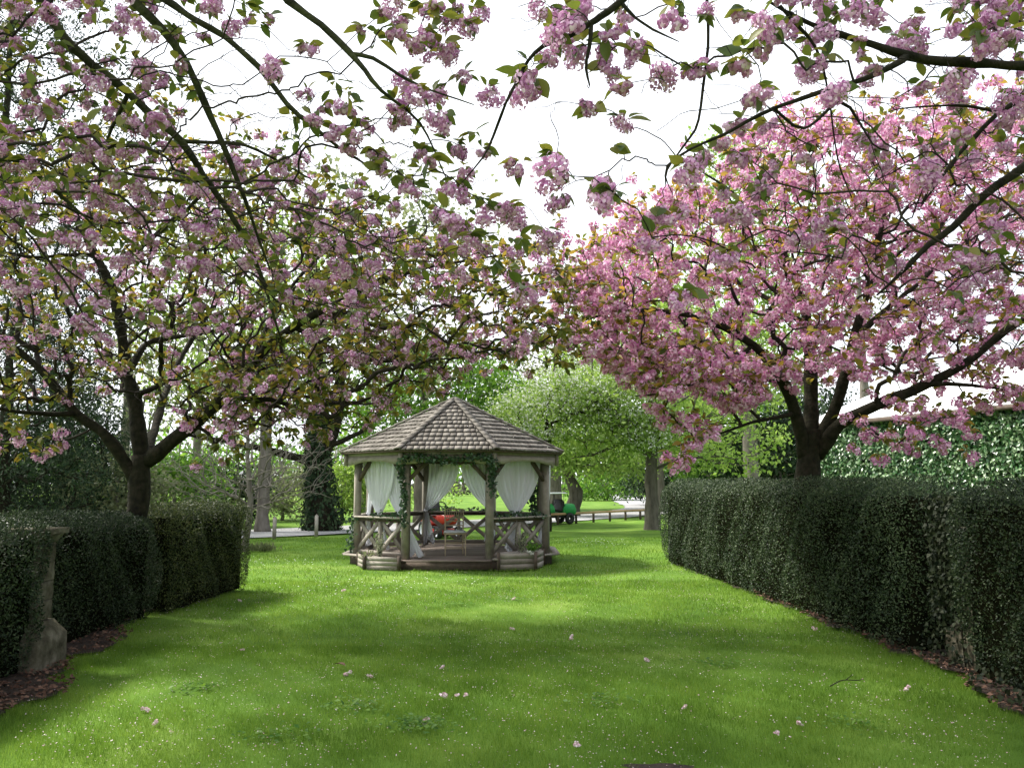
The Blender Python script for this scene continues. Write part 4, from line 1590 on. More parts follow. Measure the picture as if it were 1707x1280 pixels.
# fallen things on the lawn
rng = np.random.default_rng(77)
fb = mesh('fallen_blossom', *cluster(91, 3, 9, 0.030, 0.028), m=M['fallen'])
FB = [((1333, 1202), 'largest fallen pink blossom at the lower right of the lawn'), ((1296, 1218), 'deep pink fallen blossom just below left of the largest one'),
      ((710, 1199), 'fallen pink blossom alone on the shaded lawn, lower middle'), ((742, 1155), 'fallen blossom at the left end of a row of three on the shaded lawn'),
      ((776, 1155), 'fallen blossom at the right end of a row of three on the shaded lawn'), ((762, 1156), 'fallen blossom in the middle of a row of three on the shaded lawn'),
      ((400, 999), 'fallen blossom just right of the sunlit end of the left hedge'), ((404, 1081), 'fallen blossom on the lawn to the right of the stone pillar'),
      ((737, 1109), 'small fallen blossom above the row of three'), ((579, 1119), 'fallen blossom just below the brown dead leaf'),
      ((617, 1124), 'fallen blossom right of the brown dead leaf'), ((854, 1046), 'pinkish fallen blossom in the middle of the lawn at the edge of the shade'),
      ((1079, 1097), 'fallen blossom on the shaded lawn right of centre'), ((258, 1201), 'fallen blossom on the lower left of the lawn near the bare soil'),
      ((243, 1179), 'smaller fallen blossom on the lower left of the lawn near the bare soil'), ((1141, 1175), 'fallen blossom between the bare soil patch and the fallen twig'),
      ((856, 996), 'white fallen blossom on the sunlit lawn in front of the gazebo'), ((952, 1060), 'fallen blossom right of centre at the edge of the shade'),
      ((1357, 1045), 'fallen blossom on the lawn beside the foot of the right hedge'), ((962, 1238), 'pink fallen blossom at the bottom left of the bare soil patch'),
      ((1511, 1144), 'fallen blossom on the lawn close to the ivy-covered pillar'), ((573, 982), 'fallen blossom on the sunlit lawn left of the gazebo entrance')]
for (px, py), lab in FB:
    g = G(px, py, 0.03)
    o = link('fallen_blossom', fb, None, tuple(g), lab, 'blossom', 'fallen blossoms on the lawn')
    o.rotation_euler = (rng.uniform(-.6, .6), rng.uniform(-.6, .6), rng.uniform(0, 6))
    s = rng.uniform(0.5, 0.9)
    o.scale = (s, s, s * 0.7)
g0, g1 = G(1384, 1143, 0.035), G(1440, 1131, 0.03)
tw_ = thing('fallen_twig', 'thin dark twig lying on the lawn near the right hedge', 'twig', tuple(g0))
q, r_ = spline([g0, (g0 * .6 + g1 * .4) + [0, 0.03, .015], (g0 * .3 + g1 * .7) + [0.02, -.02, .01], g1], [.0045, .004, .0035, .002], .03)
link('stick', MB().tube(q - g0, r_, 6).mesh('stick', M['twig'], True), tw_)
link('side_shoot', MB().tube([q[len(q) // 2] - g0, q[len(q) // 2] - g0 + [.07, .05, .03]], [.004, .002], 5).mesh('side_shoot', M['twig']), tw_)
g = G(575, 1109, 0.035)
fl_ = link('fallen_leaf', mesh('fallen_leaf', *near_leaf(5), m=M['litter']), None, tuple(g), 'brown dead leaf lying on the lawn', 'leaf')
fl_.scale = (.13, .11, .13)
fl_.rotation_euler = (.35, .1, 1.2)

# ================================================================== CHERRY TREES
rng = np.random.default_rng(100)
# --- A: forked cherry behind the left hedge
DS, RS = 0.92, 0.77
A0 = np.array([-4.62, 10.12, 0.0])
ta = thing('cherry_tree', 'forked pink cherry rising behind the left hedge, leafy and heavily branched', 'tree', tuple(A0), 'pink cherry trees lining the lawn')
A = Tree(0.0034, 1, 0.42, 0.05, 3)
A.limb(*PL((A0 + [0, 0, -.05], .23), (A0 + [0, 0, .5], .19), (228, 850, 11, .18), (233, 795, 11, .175), (237, 760, 11, .165)))
A.limb(*PL((228, 805, 11, .12), (205, 765, 10.9, .105), (172, 720, 10.8, .09), (128, 690, 10.7, .08), (80, 630, 10.6, .065), (20, 575, 10.4, .05), (-60, 530, 10.2, .035), (-170, 470, 10, .015)))
A.limb(*PL((128, 690, 10.7, .05), (70, 688, 10.3, .038), (0, 680, 9.9, .03), (-90, 640, 9.6, .015)), jit=.01)
A.limb(*PL((236, 780, 11, .15), (228, 690, 11.1, .12), (212, 620, 11.2, .105), (203, 560, 11.2, .095), (185, 480, 11.3, .085), (160, 425, 11.3, .075), (130, 370, 11.4, .06), (95, 310, 11.4, .045), (50, 255, 11.5, .02)))
A.limb(*PL((212, 620, 11.2, .07), (240, 572, 11.6, .055), (300, 560, 12, .042), (400, 540, 12.4, .03), (480, 500, 12.6, .015)), jit=.012)
A.limb(*PL((185, 480, 11.3, .055), (230, 420, 12, .045), (300, 350, 12.5, .03), (345, 290, 12.8, .014)), jit=.012)
A.limb(*PL((246, 768, 11, .14), (300, 722, 10.8, .12), (360, 675, 10.7, .105), (420, 605, 10.6, .088), (490, 545, 10.5, .072), (560, 505, 10.5, .056), (640, 468, 10.6, .04), (740, 440, 10.8, .026), (880, 420, 11, .011)))
A.limb(*PL((370, 668, 10.7, .05), (450, 668, 10.5, .04), (510, 690, 10.4, .028), (570, 722, 10.4, .012)), jit=.012)
A.limb(*PL((490, 545, 10.5, .045), (580, 590, 11, .032), (700, 600, 11.4, .02), (840, 590, 11.8, .01)), jit=.012)
A.limb(*PL((420, 605, 10.6, .045), (470, 500, 11.5, .034), (560, 400, 12.3, .022), (620, 340, 12.6, .01)), jit=.012)
A.limb(*PL((240, 765, 11.0, .10), (262, 700, 12, .08), (300, 600, 13.2, .06), (380, 480, 14, .04), (490, 390, 14.6, .015)), jit=.012)
A.limb(*PL((160, 425, 11.3, .04), (60, 430, 11, .03), (-40, 410, 10.6, .015)), jit=.012)
tg = np.concatenate([
    poly_pts([(-130, 270), (0, 250), (300, 250), (520, 280), (620, 340), (600, 520), (560, 640), (380, 700), (180, 660), (-130, 700)], 900, 8.9, 12.9, rng, .10),
    poly_pts([(480, 330), (640, 370), (760, 410), (900, 395), (965, 440), (960, 560), (860, 590), (700, 600), (560, 610)], 600, 9.2, 12.6, rng, .095),
    poly_pts([(400, 560), (700, 590), (870, 600), (760, 640), (690, 675), (560, 730), (420, 745), (300, 700)], 250, 9.4, 12.0, rng, .12),
    poly_pts([(-150, 660), (0, 680), (110, 700), (125, 790), (60, 760), (-150, 760)], 52, 9.4, 10.8, rng, .14),
    poly_pts([(300, 690), (420, 720), (400, 770), (330, 780)], 12, 9.6, 10.8, rng, .14),
    poly_pts([(830, 400), (960, 420), (1010, 470), (1000, 600), (860, 630)], 95, 9.2, 12.0, rng, .11),
    ell_pts(A0 + [0, -0.2, 5.4], (2.4, 1.8, 1.2), 110, rng, .3)])
ext = np.concatenate([
    poly_pts([(-200, 330), (250, 300), (560, 420), (760, 470), (900, 500), (860, 600), (640, 640), (500, 720), (350, 700), (180, 660), (-200, 700)], 1350, 9.0, 12.6, rng, .08),
    poly_pts([(420, 560), (860, 560), (760, 660), (600, 720), (430, 730)], 170, 9.2, 11.5, rng, .1)])
dress_cherry(ta, A, tg, rng, False, 1.0, 9, 0.100, bare=0.62, bf=0.30, droop=0.10, leaf_parts=300, extra=ext, lm='bronze_leaf')

# --- B: pink cherry behind the right hedge
DS, RS = 0.917, 0.76
B0 = np.array([3.93, 11.0, 0.0])
tb = thing('cherry_tree', 'spreading cherry behind the right hedge, densely covered in pink blossom', 'tree', tuple(B0), 'pink cherry trees lining the lawn')
B = Tree(0.0034, 2, 0.42, 0.05, 3)
B.limb(*PL((B0 + [0, 0, -.05], .30), (B0 + [0, 0, .6], .26), (1347, 800, 12, .24), (1350, 755, 12, .235), (1352, 715, 12, .2)))
B.limb(*PL((1343, 765, 12, .14), (1327, 690, 11.8, .12), (1302, 630, 11.6, .095), (1255, 575, 11.4, .075), (1190, 540, 11.2, .058), (1120, 520, 11, .042), (1030, 520, 10.8, .026), (955, 540, 10.7, .01)))
B.limb(*PL((1350, 750, 12, .16), (1352, 690, 12.1, .14), (1350, 620, 12.2, .12), (1345, 540, 12.3, .09), (1320, 450, 12.5, .07), (1280, 380, 12.6, .05), (1220, 320, 12.8, .03), (1160, 280, 13, .012)))
B.limb(*PL((1358, 750, 12, .15), (1387, 690, 11.9, .12), (1405, 635, 11.8, .1), (1425, 560, 11.7, .08), (1450, 470, 11.6, .06), (1470, 380, 11.5, .045), (1490, 290, 11.4, .03), (1500, 200, 11.3, .012)))
B.limb(*PL((1362, 760, 12, .14), (1400, 708, 11.7, .115), (1460, 677, 11.4, .1), (1530, 645, 11.2, .088), (1600, 610, 11, .072), (1680, 550, 10.8, .06), (1790, 480, 10.6, .04), (1900, 420, 10.4, .015)))
B.limb(*PL((1327, 690, 11.8, .045), (1270, 700, 11.4, .03), (1200, 722, 11, .02), (1130, 742, 10.8, .01)), jit=.012)
B.limb(*PL((1530, 645, 11.2, .045), (1620, 642, 10.8, .032), (1720, 655, 10.5, .015)), jit=.012)
B.limb(*PL((1255, 575, 11.4, .045), (1200, 620, 11, .032), (1120, 650, 10.8, .02), (1060, 660, 10.7, .01)), jit=.012)
B.limb(*PL((1345, 540, 12.3, .06), (1250, 480, 13, .04), (1130, 440, 13.6, .022), (1030, 420, 14, .01)), jit=.012)
B.limb(*PL((1425, 560, 11.7, .06), (1520, 480, 12.2, .045), (1620, 400, 12.6, .03), (1730, 320, 13, .012)), jit=.012)
tg = np.concatenate([
    poly_pts([(965, 440), (1000, 385), (1090, 340), (1125, 300), (1190, 280), (1260, 225), (1420, 190), (1600, 180), (1900, 170), (1900, 560), (1600, 600), (1330, 640), (1200, 600), (1050, 570), (965, 540)], 1900, 9.6, 14.4, rng, .09),
    poly_pts([(960, 540), (1200, 580), (1340, 620), (1220, 680), (1120, 650), (1040, 640)], 230, 9.8, 12.5, rng, .10),
    poly_pts([(1080, 640), (1230, 660), (1210, 700), (1130, 780), (1100, 760)], 36, 10, 11.5, rng, .12),
    poly_pts([(1400, 600), (1900, 560), (1900, 670), (1707, 670), (1600, 690), (1480, 680)], 120, 9.6, 12, rng, .11),
    poly_pts([(1400, 690), (1620, 680), (1640, 760), (1430, 760)], 26, 9.8, 11.2, rng, .15),
    poly_pts([(925, 360), (1000, 350), (1120, 300), (1080, 640), (940, 600)], 85, 9.4, 12.5, rng, .12),
    poly_pts([(1180, 290), (1260, 190), (1420, 150), (1900, 110), (1900, 220), (1420, 230)], 130, 9.8, 13.0, rng, .12),
    ell_pts(B0 + [.8, 1.6, 5.8], (3.6, 2.8, 1.5), 150, rng, .3)])
ext = poly_pts([(1000, 420), (1200, 300), (1700, 200), (1800, 560), (1500, 640), (1200, 660), (1050, 600)], 420, 9.6, 12.5, rng, .1)
dress_cherry(tb, B, tg, rng, False, 1.22, 6, 0.108, bare=0.06, bf=0.30, droop=0.08, leaf_parts=300, extra=ext, lm='amber_leaf', bm_='lit_pink_blossom')

# --- C: near left cherry, trunk outside the frame, branches arching over the lawn
DS, RS = 1.0, 0.78
C0 = np.array([-5.0, 3.5, 0.0])
tcn_ = thing('cherry_tree', 'near cherry whose mossy branches hang down across the top left', 'tree', tuple(C0), 'pink cherry trees lining the lawn')
Ct = Tree(0.0020, 3, 0.34, 0.013, 4)
hub = np.array([-3.7, 4.4, 4.1])
Ct.limb(*PL((C0 + [0, 0, -.05], .24), (C0 + [0, 0, .6], .2), (C0 + [.05, 0, 1.3], .18), (C0 + [.2, .2, 2.1], .16)))
Ct.limb(*PL((C0 + [.2, .2, 2.0], .13), ((-4.4, 4.0, 3.1), .105), (hub, .085), (20, -70, 4.95, .05), (70, 0, 5.0, .042), (120, 78, 5.1, .039), (215, 155, 5.3, .036), (300, 235, 5.5, .033), (350, 310, 5.7, .029), (400, 385, 5.9, .025), (440, 475, 6.1, .018), (470, 570, 6.3, .008)), step=.08)
Ct.limb(*PL((hub, .07), (140, -90, 4.4, .05), (225, 5, 4.5, .036), (272, 50, 4.55, .033), (310, 105, 4.65, .029), (350, 195, 4.85, .026), (392, 290, 5, .02), (420, 370, 5.2, .014), (450, 450, 5.4, .007)), step=.08)
Ct.limb(*PL((140, -90, 4.4, .035), (250, -20, 4.4, .028), (325, 33, 4.4, .024), (375, 62, 4.4, .023), (430, 113, 4.4, .021), (478, 172, 4.5, .019), (520, 207, 4.5, .016), (565, 245, 4.6, .013), (625, 284, 4.7, .006)), step=.08)
Ct.limb(*PL((hub, .06), ((-2.6, 4.3, 4.75), .045), (400, -80, 4.05, .033), (480, 0, 4.0, .026), (536, 42, 4, .024), (581, 88, 4, .022), (608, 117, 4, .017), (636, 152, 4, .013), (700, 205, 4.2, .009), (745, 300, 4.3, .004)), step=.08)
Ct.limb(*PL((581, 90, 4, .016), (621, 97, 4, .014), (667, 126, 4, .011), (720, 152, 4, .007), (790, 175, 4.0, .004)), step=.06)
Ct.limb(*PL((C0 + [.2, .2, 2.0], .09), (-260, 270, 4.4, .05), (-110, 242, 4.6, .035), (0, 264, 4.7, .025), (38, 268, 4.7, .022), (65, 292, 4.8, .019), (95, 320, 4.9, .015), (160, 380, 5.1, .007)), step=.08)
Ct.limb(*PL((300, 235, 5.5, .022), (380, 240, 5.7, .018), (430, 250, 5.9, .014), (520, 300, 6.2, .007)), step=.08)
Ct.limb(*PL((350, 310, 5.7, .02), (300, 360, 6.0, .014), (230, 420, 6.4, .007)), step=.08)
Ct.limb(*PL((215, 155, 5.3, .02), (180, 230, 5.6, .014), (160, 330, 5.9, .007)), step=.08)
Ct.limb(*PL((C0 + [.2, .2, 2.0], .12), ((-5.2, 4.6, 4.2), .10), ((-5.4, 6.0, 5.8), .08), ((-5.0, 7.4, 7.5), .05), ((-4.2, 8.8, 8.2), .02)))
NL = [(437, 43), (508, 73), (463, 113), (468, 131), (652, 8), (662, 33), (606, 50), (624, 75), (722, 13), (747, 28), (775, 43), (712, 50), (692, 68), (740, 93), (702, 86), (510, 156), (495, 196), (515, 201), (536, 181), (563, 136), (578, 146), (556, 224), (498, 244), (586, 179), (604, 229), (624, 252), (654, 164), (679, 138), (720, 149), (697, 154), (657, 196), (672, 191), (740, 196), (690, 224), (735, 234), (697, 254), (770, 128), (815, 151), (790, 227), (795, 252), (775, 280), (767, 242), (697, 285), (634, 280), (682, 310), (755, 300), (654, 297), (640, 20), (760, 12), (792, 8), (705, 8), (665, 45), (735, 75), (750, 100), (630, 262), (725, 270), (610, 205), (575, 245), (745, 355), (760, 370), (785, 395), (740, 385), (842, 345), (815, 340), (800, 330), (850, 352), (870, 480), (865, 400), (905, 395)]
tgn = [P(x + rng.normal() * 4, y + rng.normal() * 4, rng.uniform(3.9, 4.7)) for x, y in NL]
tgn = np.array(tgn)
tg = np.concatenate([tgn,
    poly_pts([(-200, -60), (60, -60), (260, 90), (330, 250), (460, 420), (380, 480), (200, 400), (-200, 420)], 290, 4.2, 6.8, rng, .10),
    poly_pts([(60, -60), (470, -60), (440, 60), (330, 60), (340, 180), (240, 90)], 30, 4.0, 5.4, rng, .12),
    poly_pts([(360, 230), (520, 250), (640, 300), (660, 500), (520, 560), (420, 470)], 70, 4.8, 7.2, rng, .12),
    poly_pts([(640, 300), (860, 330), (860, 480), (700, 520), (650, 420)], 26, 4.6, 6.2, rng, .14),
    poly_pts([(-100, 420), (300, 420), (420, 560), (200, 560), (-100, 520)], 34, 5.0, 7.2, rng, .14)])
ex = np.concatenate([ell_pts((-3.2, 2.6, 4.9), (3.0, 3.0, 1.4), 260, rng, .2), ell_pts((-4.6, 6.2, 6.2), (3.6, 3.4, 1.5), 330, rng, .2)])  # extra crown kept out of frame, added for lawn shade
shade_pts = ell_pts((-4.0, 8.0, 7.8), (4.3, 3.3, 1.2), 2600, rng, .1)  # unseen high crown, added and placed to shade the foreground lawn
x, y, f = proj(shade_pts)
shade_pts = shade_pts[(f < 0.2) | (y < -60) | (x < -90)]
x, y, f = proj(ex)
ex = ex[(f < 0.2) | (y < -70) | (x < -90)]
tg = np.concatenate([tg, ex])
ext = np.concatenate([
    poly_pts([(0, 0), (250, 0), (480, 60), (700, 200), (860, 330), (700, 420), (500, 420), (300, 330), (0, 300)], 260, 4.0, 5.6, rng, .08),
    poly_pts([(300, 330), (560, 300), (760, 420), (640, 600), (430, 640), (200, 560)], 230, 5.0, 7.0, rng, .08)])
dress_cherry(tcn_, Ct, tg, rng, True, 0.78, 6, 0.092, bare=0.20, bf=0.45, droop=0.14, extra=ext, bark='mossy_bark', upper=shade_pts)

# --- D: near right cherry
D0 = np.array([4.95, 3.7, 0.0])
td = thing('cherry_tree', 'near cherry whose blossoming branches hang down across the top right', 'tree', tuple(D0), 'pink cherry trees lining the lawn')
Dt = Tree(0.0020, 4, 0.34, 0.013, 4)
hub = np.array([3.6, 3.9, 3.5])
Dt.limb(*PL((D0 + [0, 0, -.05], .24), (D0 + [0, 0, .6], .2), (D0 + [-.05, 0, 1.3], .18), (D0 + [-.2, .1, 2.1], .16)))
Dt.limb(*PL((D0 + [-.2, .1, 2.0], .12), ((4.3, 3.9, 2.9), .09), (hub, .06), (1800, 120, 4.2, .04), (1707, 112, 4.2, .034), (1600, 106, 4.2, .032), (1510, 95, 4.2, .03), (1400, 60, 4.2, .021), (1350, 40, 4.1, .017), (1285, 5, 4, .009)), step=.08)
Dt.limb(*PL((1510, 95, 4.2, .026), (1460, 125, 4.1, .022), (1400, 145, 4.1, .019), (1290, 181, 4, .014), (1207, 224, 4, .011), (1152, 249, 3.95, .009), (1112, 277, 3.9, .008), (1110, 310, 3.9, .004)), step=.06)
Dt.limb(*PL((hub, .05), (1820, 100, 4.5, .026), (1707, 165, 4.5, .02), (1665, 187, 4.5, .018), (1627, 227, 4.5, .016), (1590, 265, 4.5, .013), (1567, 300, 4.5, .01), (1535, 345, 4.5, .005)), step=.06)
Dt.limb(*PL((D0 + [-.2, .1, 2.0], .10), ((4.2, 4.4, 2.9), .075), (1850, 180, 5.1, .05), (1707, 280, 5, .036), (1645, 322, 5, .032), (1590, 378, 5, .028), (1550, 407, 5, .024), (1515, 442, 5, .019), (1462, 492, 5, .008)), step=.08)
Dt.limb(*PL((hub, .06), ((2.3, 3.5, 4.2), .045), (1160, -90, 3.4, .03), (1036, 0, 3.4, .022), (1001, 28, 3.4, .02), (986, 38, 3.4, .019), (951, 58, 3.4, .016), (905, 76, 3.4, .012), (880, 100, 3.4, .011), (865, 133, 3.4, .010), (843, 171, 3.4, .009), (823, 227, 3.6, .008), (805, 262, 3.6, .006), (770, 305, 3.7, .003)), step=.06)
Dt.limb(*PL((986, 38, 3.4, .012), (982, 80, 3.4, .011), (977, 115, 3.4, .009), (983, 143, 3.4, .005)), step=.05)
Dt.limb(*PL((1036, 5, 3.4, .011), (1060, 30, 3.4, .008), (1088, 50, 3.4, .007), (1132, 70, 3.4, .003)), step=.05)
Dt.limb(*PL(((2.3, 3.5, 4.2), .03), (1185, -80, 3.7, .014), (1178, 0, 3.7, .011), (1180, 60, 3.7, .010), (1175, 120, 3.7, .009), (1165, 200, 3.7, .008), (1150, 228, 3.7, .007), (1120, 270, 3.7, .006), (1110, 295, 3.7, .005), (1122, 325, 3.7, .003)), step=.06)
Dt.limb(*PL((1665, 187, 4.5, .014), (1600, 175, 4.5, .010), (1515, 180, 4.5, .006), (1485, 185, 4.5, .003)), step=.06)
Dt.limb(*PL((1290, 181, 4, .011), (1340, 215, 4.1, .009), (1400, 170, 4.3, .012), (1430, 200, 4.3, .009), (1455, 240, 4.3, .007), (1480, 252, 4.3, .004)), step=.06)
Dt.limb(*PL((1300, 10, 4.0, .012), (1360, 80, 4.1, .010), (1380, 150, 4.2, .007), (1395, 260, 4.3, .006), (1420, 330, 4.4, .004)), step=.06)
Dt.limb(*PL((D0 + [-.2, .1, 2.0], .12), ((4.6, 4.8, 4.2), .10), ((3.6, 6.0, 6.0), .08), ((2.0, 6.8, 7.5), .05), ((-0.2, 7.6, 8.3), .02)))
NR = [(903, 10), (956, 5), (961, 28), (915, 60), (943, 70), (918, 96), (885, 111), (893, 128), (1009, 60), (1031, 40), (1049, 8), (1061, 75), (1056, 88), (1009, 81), (1001, 111), (1041, 138), (1107, 116), (993, 176), (1044, 201), (1021, 243), (930, 297), (920, 264), (872, 267), (1122, 23), (1167, 28), (1160, 118), (1177, 108), (1230, 108), (1245, 86), (1275, 83), (1260, 151), (1137, 275), (1157, 282), (1020, 320), (938, 322), (1021, 325), (1092, 345), (1107, 352), (1084, 400), (1215, 416), (1137, 484), (1285, 50), (1262, 35), (1250, 20), (1120, 10), (935, 30), (975, 75), (1000, 300), (870, 130), (930, 40), (945, 20), (970, 12)]
tgn = np.array([P(x + rng.normal() * 3, y + rng.normal() * 3, rng.uniform(3.3, 3.9)) for x, y in NR])
tg = np.concatenate([tgn,
    poly_pts([(1280, -60), (1900, -60), (1900, 120), (1707, 170), (1500, 160), (1320, 150), (1260, 40)], 112, 3.8, 5.4, rng, .10),
    poly_pts([(1180, 190), (1330, 150), (1520, 200), (1700, 190), (1900, 200), (1900, 520), (1600, 500), (1400, 430), (1250, 380), (1130, 320)], 84, 4.0, 5.8, rng, .11),
    poly_pts([(1600, 480), (1900, 480), (1900, 620), (1640, 600)], 14, 5, 6.2, rng, .12)])
ex = np.concatenate([ell_pts((3.3, 2.6, 4.7), (3.0, 3.0, 1.5), 260, rng, .2)])
shade_pts = ell_pts((-0.1, 7.4, 8.0), (3.6, 2.9, 1.0), 1900, rng, .1)  # unseen high crown, added to shade the near right hedge
x, y, f = proj(shade_pts)
shade_pts = shade_pts[(f < 0.2) | (y < -60)]
x, y, f = proj(ex)
ex = ex[(f < 0.2) | (y < -70) | (x > 1790)]
tg = np.concatenate([tg, ex])
ext = np.concatenate([
    poly_pts([(840, 0), (1180, 0), (1180, 240), (1000, 300), (840, 200)], 36, 3.2, 3.9, rng, .08),
    poly_pts([(1150, 0), (1800, 0), (1800, 560), (1500, 520), (1250, 420), (1130, 300)], 190, 3.8, 5.6, rng, .08)])
dress_cherry(td, Dt, tg, rng, True, 0.84, 5, 0.092, bare=0.08, bf=0.45, droop=0.14, extra=ext, upper=shade_pts)


NEEDLE3 = (np.array([[0, 0, 0], [.16, .5, .03], [0, 1, -.05], [-.16, .5, .03]]), None, np.array([[0, 1, 2], [0, 2, 3]]))


# ================================================================== BACKGROUND TREES
def bg_tree(name, label, cat, pos, trunk, crowns, n_t, k, leaf, m, seed, bark='pale_bark', spread=0.6, tip=0.012, group=None, tmpl=LEAF1, limbs=(), bloom=None, droop=0.02, bf=0.3, twm=None, lean=(0, 0)):
    """trunk = list of (dx, dy, z, r); crowns = [(dx, dy, z, rx, ry, rz, share)]"""
    rng = np.random.default_rng(seed)
    pos = np.array([pos[0], pos[1], 0.0])
    root = thing(name, label, cat, tuple(pos), group)
    tr = Tree(tip, seed)
    tr.limb([pos + t[:3] for t in np.array(trunk)], [t[3] for t in trunk], jit=0.02, step=0.4)
    for lb in limbs:
        tr.limb([pos + np.array(t[:3]) for t in lb], [t[3] for t in lb], jit=0.02, step=0.3)
    tg = []
    for c in crowns:
        q = ell_pts(pos + np.array(c[:3]), c[3:6], int(n_t * c[6]), rng, .35)
        tg.append(q[q[:, 2] > 0.3])
    tg = np.concatenate(tg)
    tw, dirs = tr.grow(tg, bf=bf, droop=droop, seg=0.5)
    link('limbs', tw.mesh('limbs', M[twm or bark], True, pos), root)
    for j, (p, r) in enumerate(tr.limbs):
        link('trunk' if j == 0 else 'branch', MB().tube(p, r * (1 + .06 * rng.normal(size=len(r))), 12).mesh('trunk', M[bark], True, pos), root)
    if k:
        n = len(tg) * k
        base = np.repeat(tg, k, 0)
        cs = np.repeat(rng.uniform(0.45, 1.25, len(tg)), k)
        p = base + rng.normal(size=(n, 3)) * (spread * cs)[:, None] * np.array([1, 1, 0.6])
        ax = norm(rng.normal(size=(n, 3)) + np.array([0, 0, -0.4]))
        hint = norm(rng.normal(size=(n, 3)) * 0.7 + np.array([0, 0, 1]))
        V, Q, T = scatter(tmpl, p - pos, frames(ax, hint), rng.uniform(.6, 1.25, n) * leaf)
        link('crown', mesh('crown', V, Q, T, m), root, kind='stuff')
        if bloom:
            nbm = int(n * bloom)
            i = rng.integers(0, n, nbm)
            q = p[i] + rng.normal(size=(nbm, 3)) * .05 + np.array([0, 0, .05])
            V, Q, T = scatter(LEAF1, q - pos, frames(rand_dirs(nbm, rng), rand_dirs(nbm, rng)), rng.uniform(.6, 1.2, nbm) * leaf * 0.8)
            link('blossoms', mesh('blossoms', V, Q, T, M['white_petal']), root, kind='stuff')
    return root


def X_(px, d):
    return P(px, 640, d)[0]


# small bare tree on the lawn left of the gazebo
g = G(409, 919)
rb_ = np.random.default_rng(5)
limbs = []
for k in range(16):
    z0 = 0.95 + k * 0.14
    a_ = k * 2.4
    L = 1.75 - 0.045 * k + rb_.uniform(-.3, .3)
    ca, sa = math.cos(a_), math.sin(a_)
    limbs.append([(0, 0, z0, .022), (ca * L * .35, sa * L * .35, z0 + .22, .015), (ca * L * .75, sa * L * .75, z0 + .30 + rb_.uniform(-.1, .2), .010), (ca * L * 1.05, sa * L * 1.05, z0 + .2 + rb_.uniform(-.15, .3), .005)])
bt = bg_tree('bare_tree', 'small leafless tree with pale grey twigs on the lawn left of the gazebo', 'tree', g, [(0, 0, -.02, .10), (0, 0, .3, .082), (.02, 0, 1.2, .072), (-.03, .02, 2.2, .05), (0, 0, 3.4, .02)],
        [(0, 0, 2.1, 2.1, 2.1, 1.3, 1.0)], 1000, 0, 0, None, 61, bark='pale_bark', tip=0.0036, limbs=limbs, twm='bare_twig', droop=0.08, bf=.5)
g2 = G(436, 919)
n = 160
rng = np.random.default_rng(62)
root = thing('leaf_clump', 'tuft of long bluish-green leaves at the foot of the bare tree', 'plant', tuple(g2))
p = np.c_[rng.normal(size=(n, 2)) * np.array([.16, .08]), np.zeros(n)]
ax = norm(np.c_[rng.normal(size=(n, 2)) * .5, np.ones(n)])
V, Q, T = scatter((LEAF1[0] * np.array([.22, 1, 1]), None, LEAF1[2]), p, frames(ax, rand_dirs(n, rng)), rng.uniform(.14, .3, n))
link('leaves', mesh('leaves', V, Q, T, M['dull']), root, kind='stuff')

# ivy-clad double-stemmed tree
g = G(530, 885)
iv = bg_tree('broadleaf_tree', 'large tree with a dark ivy-clad double trunk beyond the drive on the left', 'tree', g,
        [(0.15, 0, -.1, .60), (0, 0, 1.0, .36), (-.05, 0, 2.6, .31), (-.1, 0, 4.4, .27), (-.35, 0, 7, .26), (-.7, .2, 11, .10)],
        [(-.5, 0, 9.5, 6.5, 4.5, 3.6, .62), (2.2, 0, 6.4, 3.6, 3, 1.6, .20), (-3.5, 0, 5.6, 2.6, 2.5, 1.4, .18)], 260, 20, .24, M['dull'], 63, spread=.7, bark='bark',
        limbs=[[(0, 0, 2.2, .26), (.5, 0, 3.6, .22), (.65, .1, 5.5, .18), (1.6, .2, 9, .1)], [(0, 0, 2.2, .15), (-1.4, -.3, 2.65, .12), (-3, -.5, 3.0, .08), (-4.4, -.6, 3.2, .05)], [(.2, 0, 2.8, .1), (1.6, -.2, 3.5, .07), (2.4, -.3, 4.9, .05), (3.2, -.3, 6.6, .02)]])
rng = np.random.default_rng(64)
n = 2600
z = rng.uniform(0.1, 4.3, n) ** 1.0
a_ = rng.uniform(0, 2 * math.pi, n)
r_ = np.interp(z, [0, 1, 2.6, 4.4], [.60, .40, .35, .30]) + rng.exponential(.05, n) + .22 * np.exp(-((z - 1.0) / .8) ** 2) * (np.cos(a_) > .2)
pts = np.stack([g[0] + np.interp(z, [0, 1, 2.6, 4.4], [.12, .0, -.05, -.1]) + r_ * np.cos(a_), g[1] + r_ * np.sin(a_), z], -1)
nr = np.stack([np.cos(a_), np.sin(a_), np.zeros(n)], -1)
ax = norm(np.array([0, 0, -.8]) + rng.normal(size=(n, 3)) * .5)
V, Q, T = scatter(LEAF1, pts - g, frames(ax, nr + .4 * rng.normal(size=(n, 3))), rng.uniform(.6, 1.2, n) * .17)
link('ivy', mesh('ivy', V, Q, T, M['dark']), iv, kind='stuff')

g = G(437, 887)
bg_tree('broadleaf_tree', 'straight grey-trunked tree beyond the drive just right of the bare tree', 'tree', g, [(.05, 0, -.1, .30), (0, 0, .6, .21), (.02, 0, 3, .19), (.05, 0, 6, .14), (.1, .1, 10, .05)],
        [(0, 0, 8, 4, 4, 3.2, .7), (-1, 0, 5, 3, 2.5, 1.2, .3)], 170, 24, .24, M['fresh'], 65, spread=.6)

